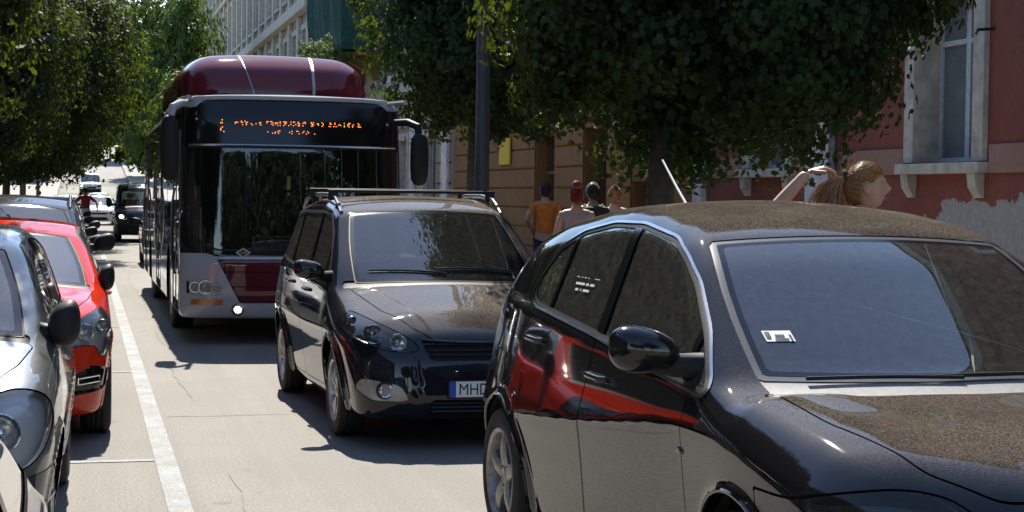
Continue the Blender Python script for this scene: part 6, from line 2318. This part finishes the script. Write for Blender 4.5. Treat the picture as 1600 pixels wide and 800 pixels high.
def hand(parent, wrist, direction, normal, mat, curl=0.35, right=1):
    """palm, four unequal bent fingers and a thumb from the side of the palm"""
    d = Vector(direction).normalized()
    n = Vector(normal)
    n = (n - d * n.dot(d)).normalized()
    s = d.cross(n) * right
    w = Vector(wrist)
    mb = MB()
    palm = [(w + d * 0.005, 0.024), (w + d * 0.04, 0.031), (w + d * 0.085, 0.033)]
    rings = []
    for p, r_ in palm:
        ring = []
        for k in range(12):
            t = 2 * math.pi * k / 12
            ring.append(p + s * math.cos(t) * r_ * 1.25 + n * math.sin(t) * r_ * 0.48)
        rings.append(ring)
    vs = [q[:] for r_ in rings for q in r_]
    fs = []
    for i in range(2):
        for k in range(12):
            k2 = (k + 1) % 12
            fs.append((i * 12 + k, i * 12 + k2, (i + 1) * 12 + k2, (i + 1) * 12 + k))
    fs += [tuple(range(12)), tuple(range(24, 36))]
    mb.add(vs, fs)
    for k, (off, ln_) in enumerate(((-0.030, 0.070), (-0.010, 0.080), (0.011, 0.075), (0.030, 0.058))):
        p = w + d * 0.082 + s * off
        pts = [p[:]]
        a = 0.15
        for j in range(3):
            a += curl * (0.8 + 0.2 * k)
            p = p + (d * math.cos(a) - n * math.sin(a)) * ln_ * (0.45, 0.32, 0.23)[j]
            pts.append(p[:])
        mb.tube(pts, [0.0095, 0.0088, 0.0078, 0.0055], 8)
    p = w + d * 0.02 - s * 0.030
    pts = [p[:]]
    for j, ang in enumerate((0.9, 0.6, 0.35)):
        p = p + (d * math.cos(ang) - s * math.sin(ang) - n * 0.25).normalized() * (0.034, 0.030, 0.024)[j]
        pts.append(p[:])
    mb.tube(pts, [0.0125, 0.0105, 0.0092, 0.0065], 8)
    return mb.build("hand", mat, parent, True)

def person(name, loc, rz, label, scale=1.0, shirt="cloth_orange", trousers="cloth_navy", skin="skin", arms=None, sleeve=0.5, lean=0.0, head_turn=0.0, hair_mat="hair_dark", hair_kw=None, head_tilt=0.0, straps=False, skirt=False, group=None):
    root = empty(name, loc, rz, label, "person", group)
    root.scale = (scale, scale, scale)
    ly = lambda z: -lean * max(0.0, z - 0.95)
    A = arms or {}
    la = A.get("l", [(0.245, 0.03, 1.15), (0.27, -0.07, 0.92)])
    ra = A.get("r", [(-0.245, 0.03, 1.15), (-0.27, -0.07, 0.92)])
    T = [((0, 0, 0.95), (0.155, 0.105)), ((0, ly(1.10), 1.10), (0.130, 0.095)), ((0, ly(1.28), 1.28), (0.150, 0.105)), ((0, 0.01 + ly(1.41), 1.41), (0.105, 0.075)), ((0, 0.012 + ly(1.48), 1.48), (0.052, 0.054)), ((0, 0.0 + ly(1.55), 1.55), (0.050, 0.052))]
    J = list(T)
    E = [(0, 1), (1, 2), (2, 3), (3, 4), (4, 5)]
    for sgn, arm in ((1, la), (-1, ra)):
        b = len(J)
        J += [((sgn * 0.165, 0.01 + ly(1.40), A.get("sh_l" if sgn > 0 else "sh_r", 1.415)), (0.062, 0.060)), (arm[0], (0.041, 0.041)), (tuple((Vector(arm[0]) + Vector(arm[1])) * 0.5), (0.039, 0.039)), (arm[1], (0.026, 0.028))]
        E += [(3, b), (b, b + 1), (b + 1, b + 2), (b + 2, b + 3)]
    for sgn in (1, -1):
        b = len(J)
        J += [((sgn * 0.085, 0.0, 0.86), (0.092, 0.092)), ((sgn * 0.095, -0.015, 0.50), (0.058, 0.060)), ((sgn * 0.10, 0.02, 0.32), (0.056, 0.058)), ((sgn * 0.105, 0.025, 0.09), (0.036, 0.040)), ((sgn * 0.115, -0.12, 0.04), (0.038, 0.026))]
        E += [(0, b), (b, b + 1), (b + 1, b + 2), (b + 2, b + 3), (b + 3, b + 4)]
    skin_mesh("body", J, E, skin, root)
    # shirt
    S = [((0, 0, 0.93), (0.170, 0.120)), ((0, ly(1.10), 1.10), (0.148, 0.112)), ((0, ly(1.28), 1.28), (0.166, 0.120)), ((0, 0.01 + ly(1.40), 1.40), (0.115, 0.088)), ((0, 0.012 + ly(1.44), 1.445), (0.070, 0.066))]
    SE = [(0, 1), (1, 2), (2, 3), (3, 4)]
    if straps:
        S = S[:3] + [((0, 0.005 + ly(1.34), 1.345), (0.155, 0.108))]
        SE = SE[:3]
    else:
        for sgn, arm in ((1, la), (-1, ra)):
            b = len(S)
            shp = Vector((sgn * 0.165, 0.01 + ly(1.40), A.get("sh_l" if sgn > 0 else "sh_r", 1.395)))
            en = shp.lerp(Vector(arm[0]), min(1.0, sleeve * 1.0))
            S += [(shp[:], (0.070, 0.070)), (en[:], (0.062, 0.062))]
            SE += [(3, b), (b, b + 1)]
    skin_mesh("shirt", S, SE, shirt, root)
    if straps:
        for sgn in (-1, 1):
            MB().tube([(sgn * 0.09, -0.115 + ly(1.34), 1.33), (sgn * 0.10, -0.06 + ly(1.42), 1.445), (sgn * 0.10, 0.02 + ly(1.45), 1.462), (sgn * 0.09, 0.11 + ly(1.36), 1.35)], 0.010, 6).build("shirt_strap", shirt, root, True)
    if skirt:
        MB().lathe([(1.02, 0.15), (0.85, 0.19), (0.55, 0.25), (0.54, 0.24)], 'z', 24).build("skirt", trousers, root, True)
    else:
        P = [((0, 0, 0.97), (0.165, 0.118))]
        PE = []
        for sgn in (1, -1):
            b = len(P)
            P += [((sgn * 0.085, 0.0, 0.86), (0.105, 0.108)), ((sgn * 0.095, -0.012, 0.50), (0.072, 0.075)), ((sgn * 0.103, 0.022, 0.12), (0.062, 0.066))]
            PE += [(0, b), (b, b + 1), (b + 1, b + 2)]
        skin_mesh("trousers", P, PE, trousers, root)
    for sgn in (1, -1):
        sh_ = MB()
        sh_.ellip((sgn * 0.112, -0.055, 0.045), (0.048, 0.135, 0.045), 14, 8, 0.85)
        sh_.build("shoe", "cloth_black", root, True)
    for sgn, arm in ((1, la), (-1, ra)):
        e_, w_ = Vector(arm[0]), Vector(arm[1])
        dd = A.get("hd_l" if sgn > 0 else "hd_r", (w_ - e_).normalized())
        nn = A.get("hn_l" if sgn > 0 else "hn_r", (sgn * 1.0, 0, 0.15))
        hand(root, w_[:], dd, nn, skin, 0.35, sgn)
    hc = (0, -0.012 + ly(1.63), 1.628)
    hd = head_mesh(root, hc, head_turn, skin, head_tilt)
    hair(hd, hair_mat, **(hair_kw or dict(tie=(0.02, 0.10, -0.06), nstr=420, thick=0.0032, seed=int(loc[0] * 10))))
    return root

# woman with a ponytail, arm up behind her head, looking right
person("person", (4.19, 8.72, 0.0), R(64), "person with brown ponytail, one bare arm raised to the head, beyond the black car's roof", 1.09,
       "cloth_black", "cloth_navy", "skin",
       {"r": [(-0.05, 0.47, 1.44), (-0.04, 0.25, 1.70)], "sh_r": 1.42, "hd_r": (0.10, -0.95, 0.22), "hn_r": (0, 0.2, 1.0)},
       0.0, 0.05, R(10), "hair_brown", dict(tie=(0, 0.105, 0.062), tail=0.30, seed=4), R(-4), True)
# group further along the pavement
person("person", (6.90, 25.2, 0.13), R(172), "person in an orange t-shirt seen from behind, dark trousers, by the ochre wall", 1.02, "cloth_orange", "cloth_navy", "skin_tan",
       {"l": [(0.30, 0.06, 1.18), (0.20, -0.16, 1.05)], "r": [(-0.30, 0.06, 1.18), (-0.20, -0.16, 1.05)]}, 0.55, 0.10, 0, "hair_dark")
person("person", (5.55, 18.9, 0.13), R(165), "person with dark red bun and pale pink top, beside the orange t-shirt", 0.97, "cloth_pink", "cloth_navy", "skin", None, 0.2, 0.0, 0, "hair_red", dict(tie=(0, 0.07, 0.115), tail=0.0, seed=6, nstr=400, bun=True), 0, False)
pk = person("person", (6.05, 19.9, 0.13), R(175), "person in a light blue top with black backpack beside the red-haired one", 1.0, "cloth_blue", "cloth_black", "skin", None, 0.6, 0.0, 0, "hair_dark")
bp = empty("backpack", (6.05, 19.9, 0.13), R(175), "black backpack worn by the person in light blue", "backpack")
MB().box(-0.16, 0.16, 0.135, 0.30, 1.0, 1.46, 0.06).build("bag", "cloth_black", bp, True)
MB().box(-0.12, 0.12, 0.30, 0.345, 1.03, 1.24, 0.02).build("front_pocket", "cloth_black", bp, True)
for sgn in (-1, 1):
    MB().tube([(sgn * 0.11, 0.15, 1.42), (sgn * 0.11, 0.03, 1.475), (sgn * 0.12, -0.10, 1.40), (sgn * 0.13, -0.115, 1.2), (sgn * 0.14, 0.02, 1.06), (sgn * 0.12, 0.15, 1.05)], 0.018, 6).build("strap", "cloth_black", bp, True)
person("person", (6.55, 20.6, 0.13), R(160), "person in a pale green shirt, rightmost of the group on the pavement", 0.98, "cloth_green", "cloth_navy", "skin", None, 0.55, 0.0, 0, "hair_brown")
person("person", (0.08, 62.0, 0.0), R(185), "tiny far person in dark red top and white skirt on the road", 1.05, "cloth_red", "cloth_white", "skin",
       {"l": [(0.36, 0.05, 1.22), (0.40, -0.1, 1.02)], "r": [(-0.36, 0.05, 1.22), (-0.40, -0.1, 1.02)]}, 0.8, 0.0, 0, "hair_dark", None, 0, False, True)
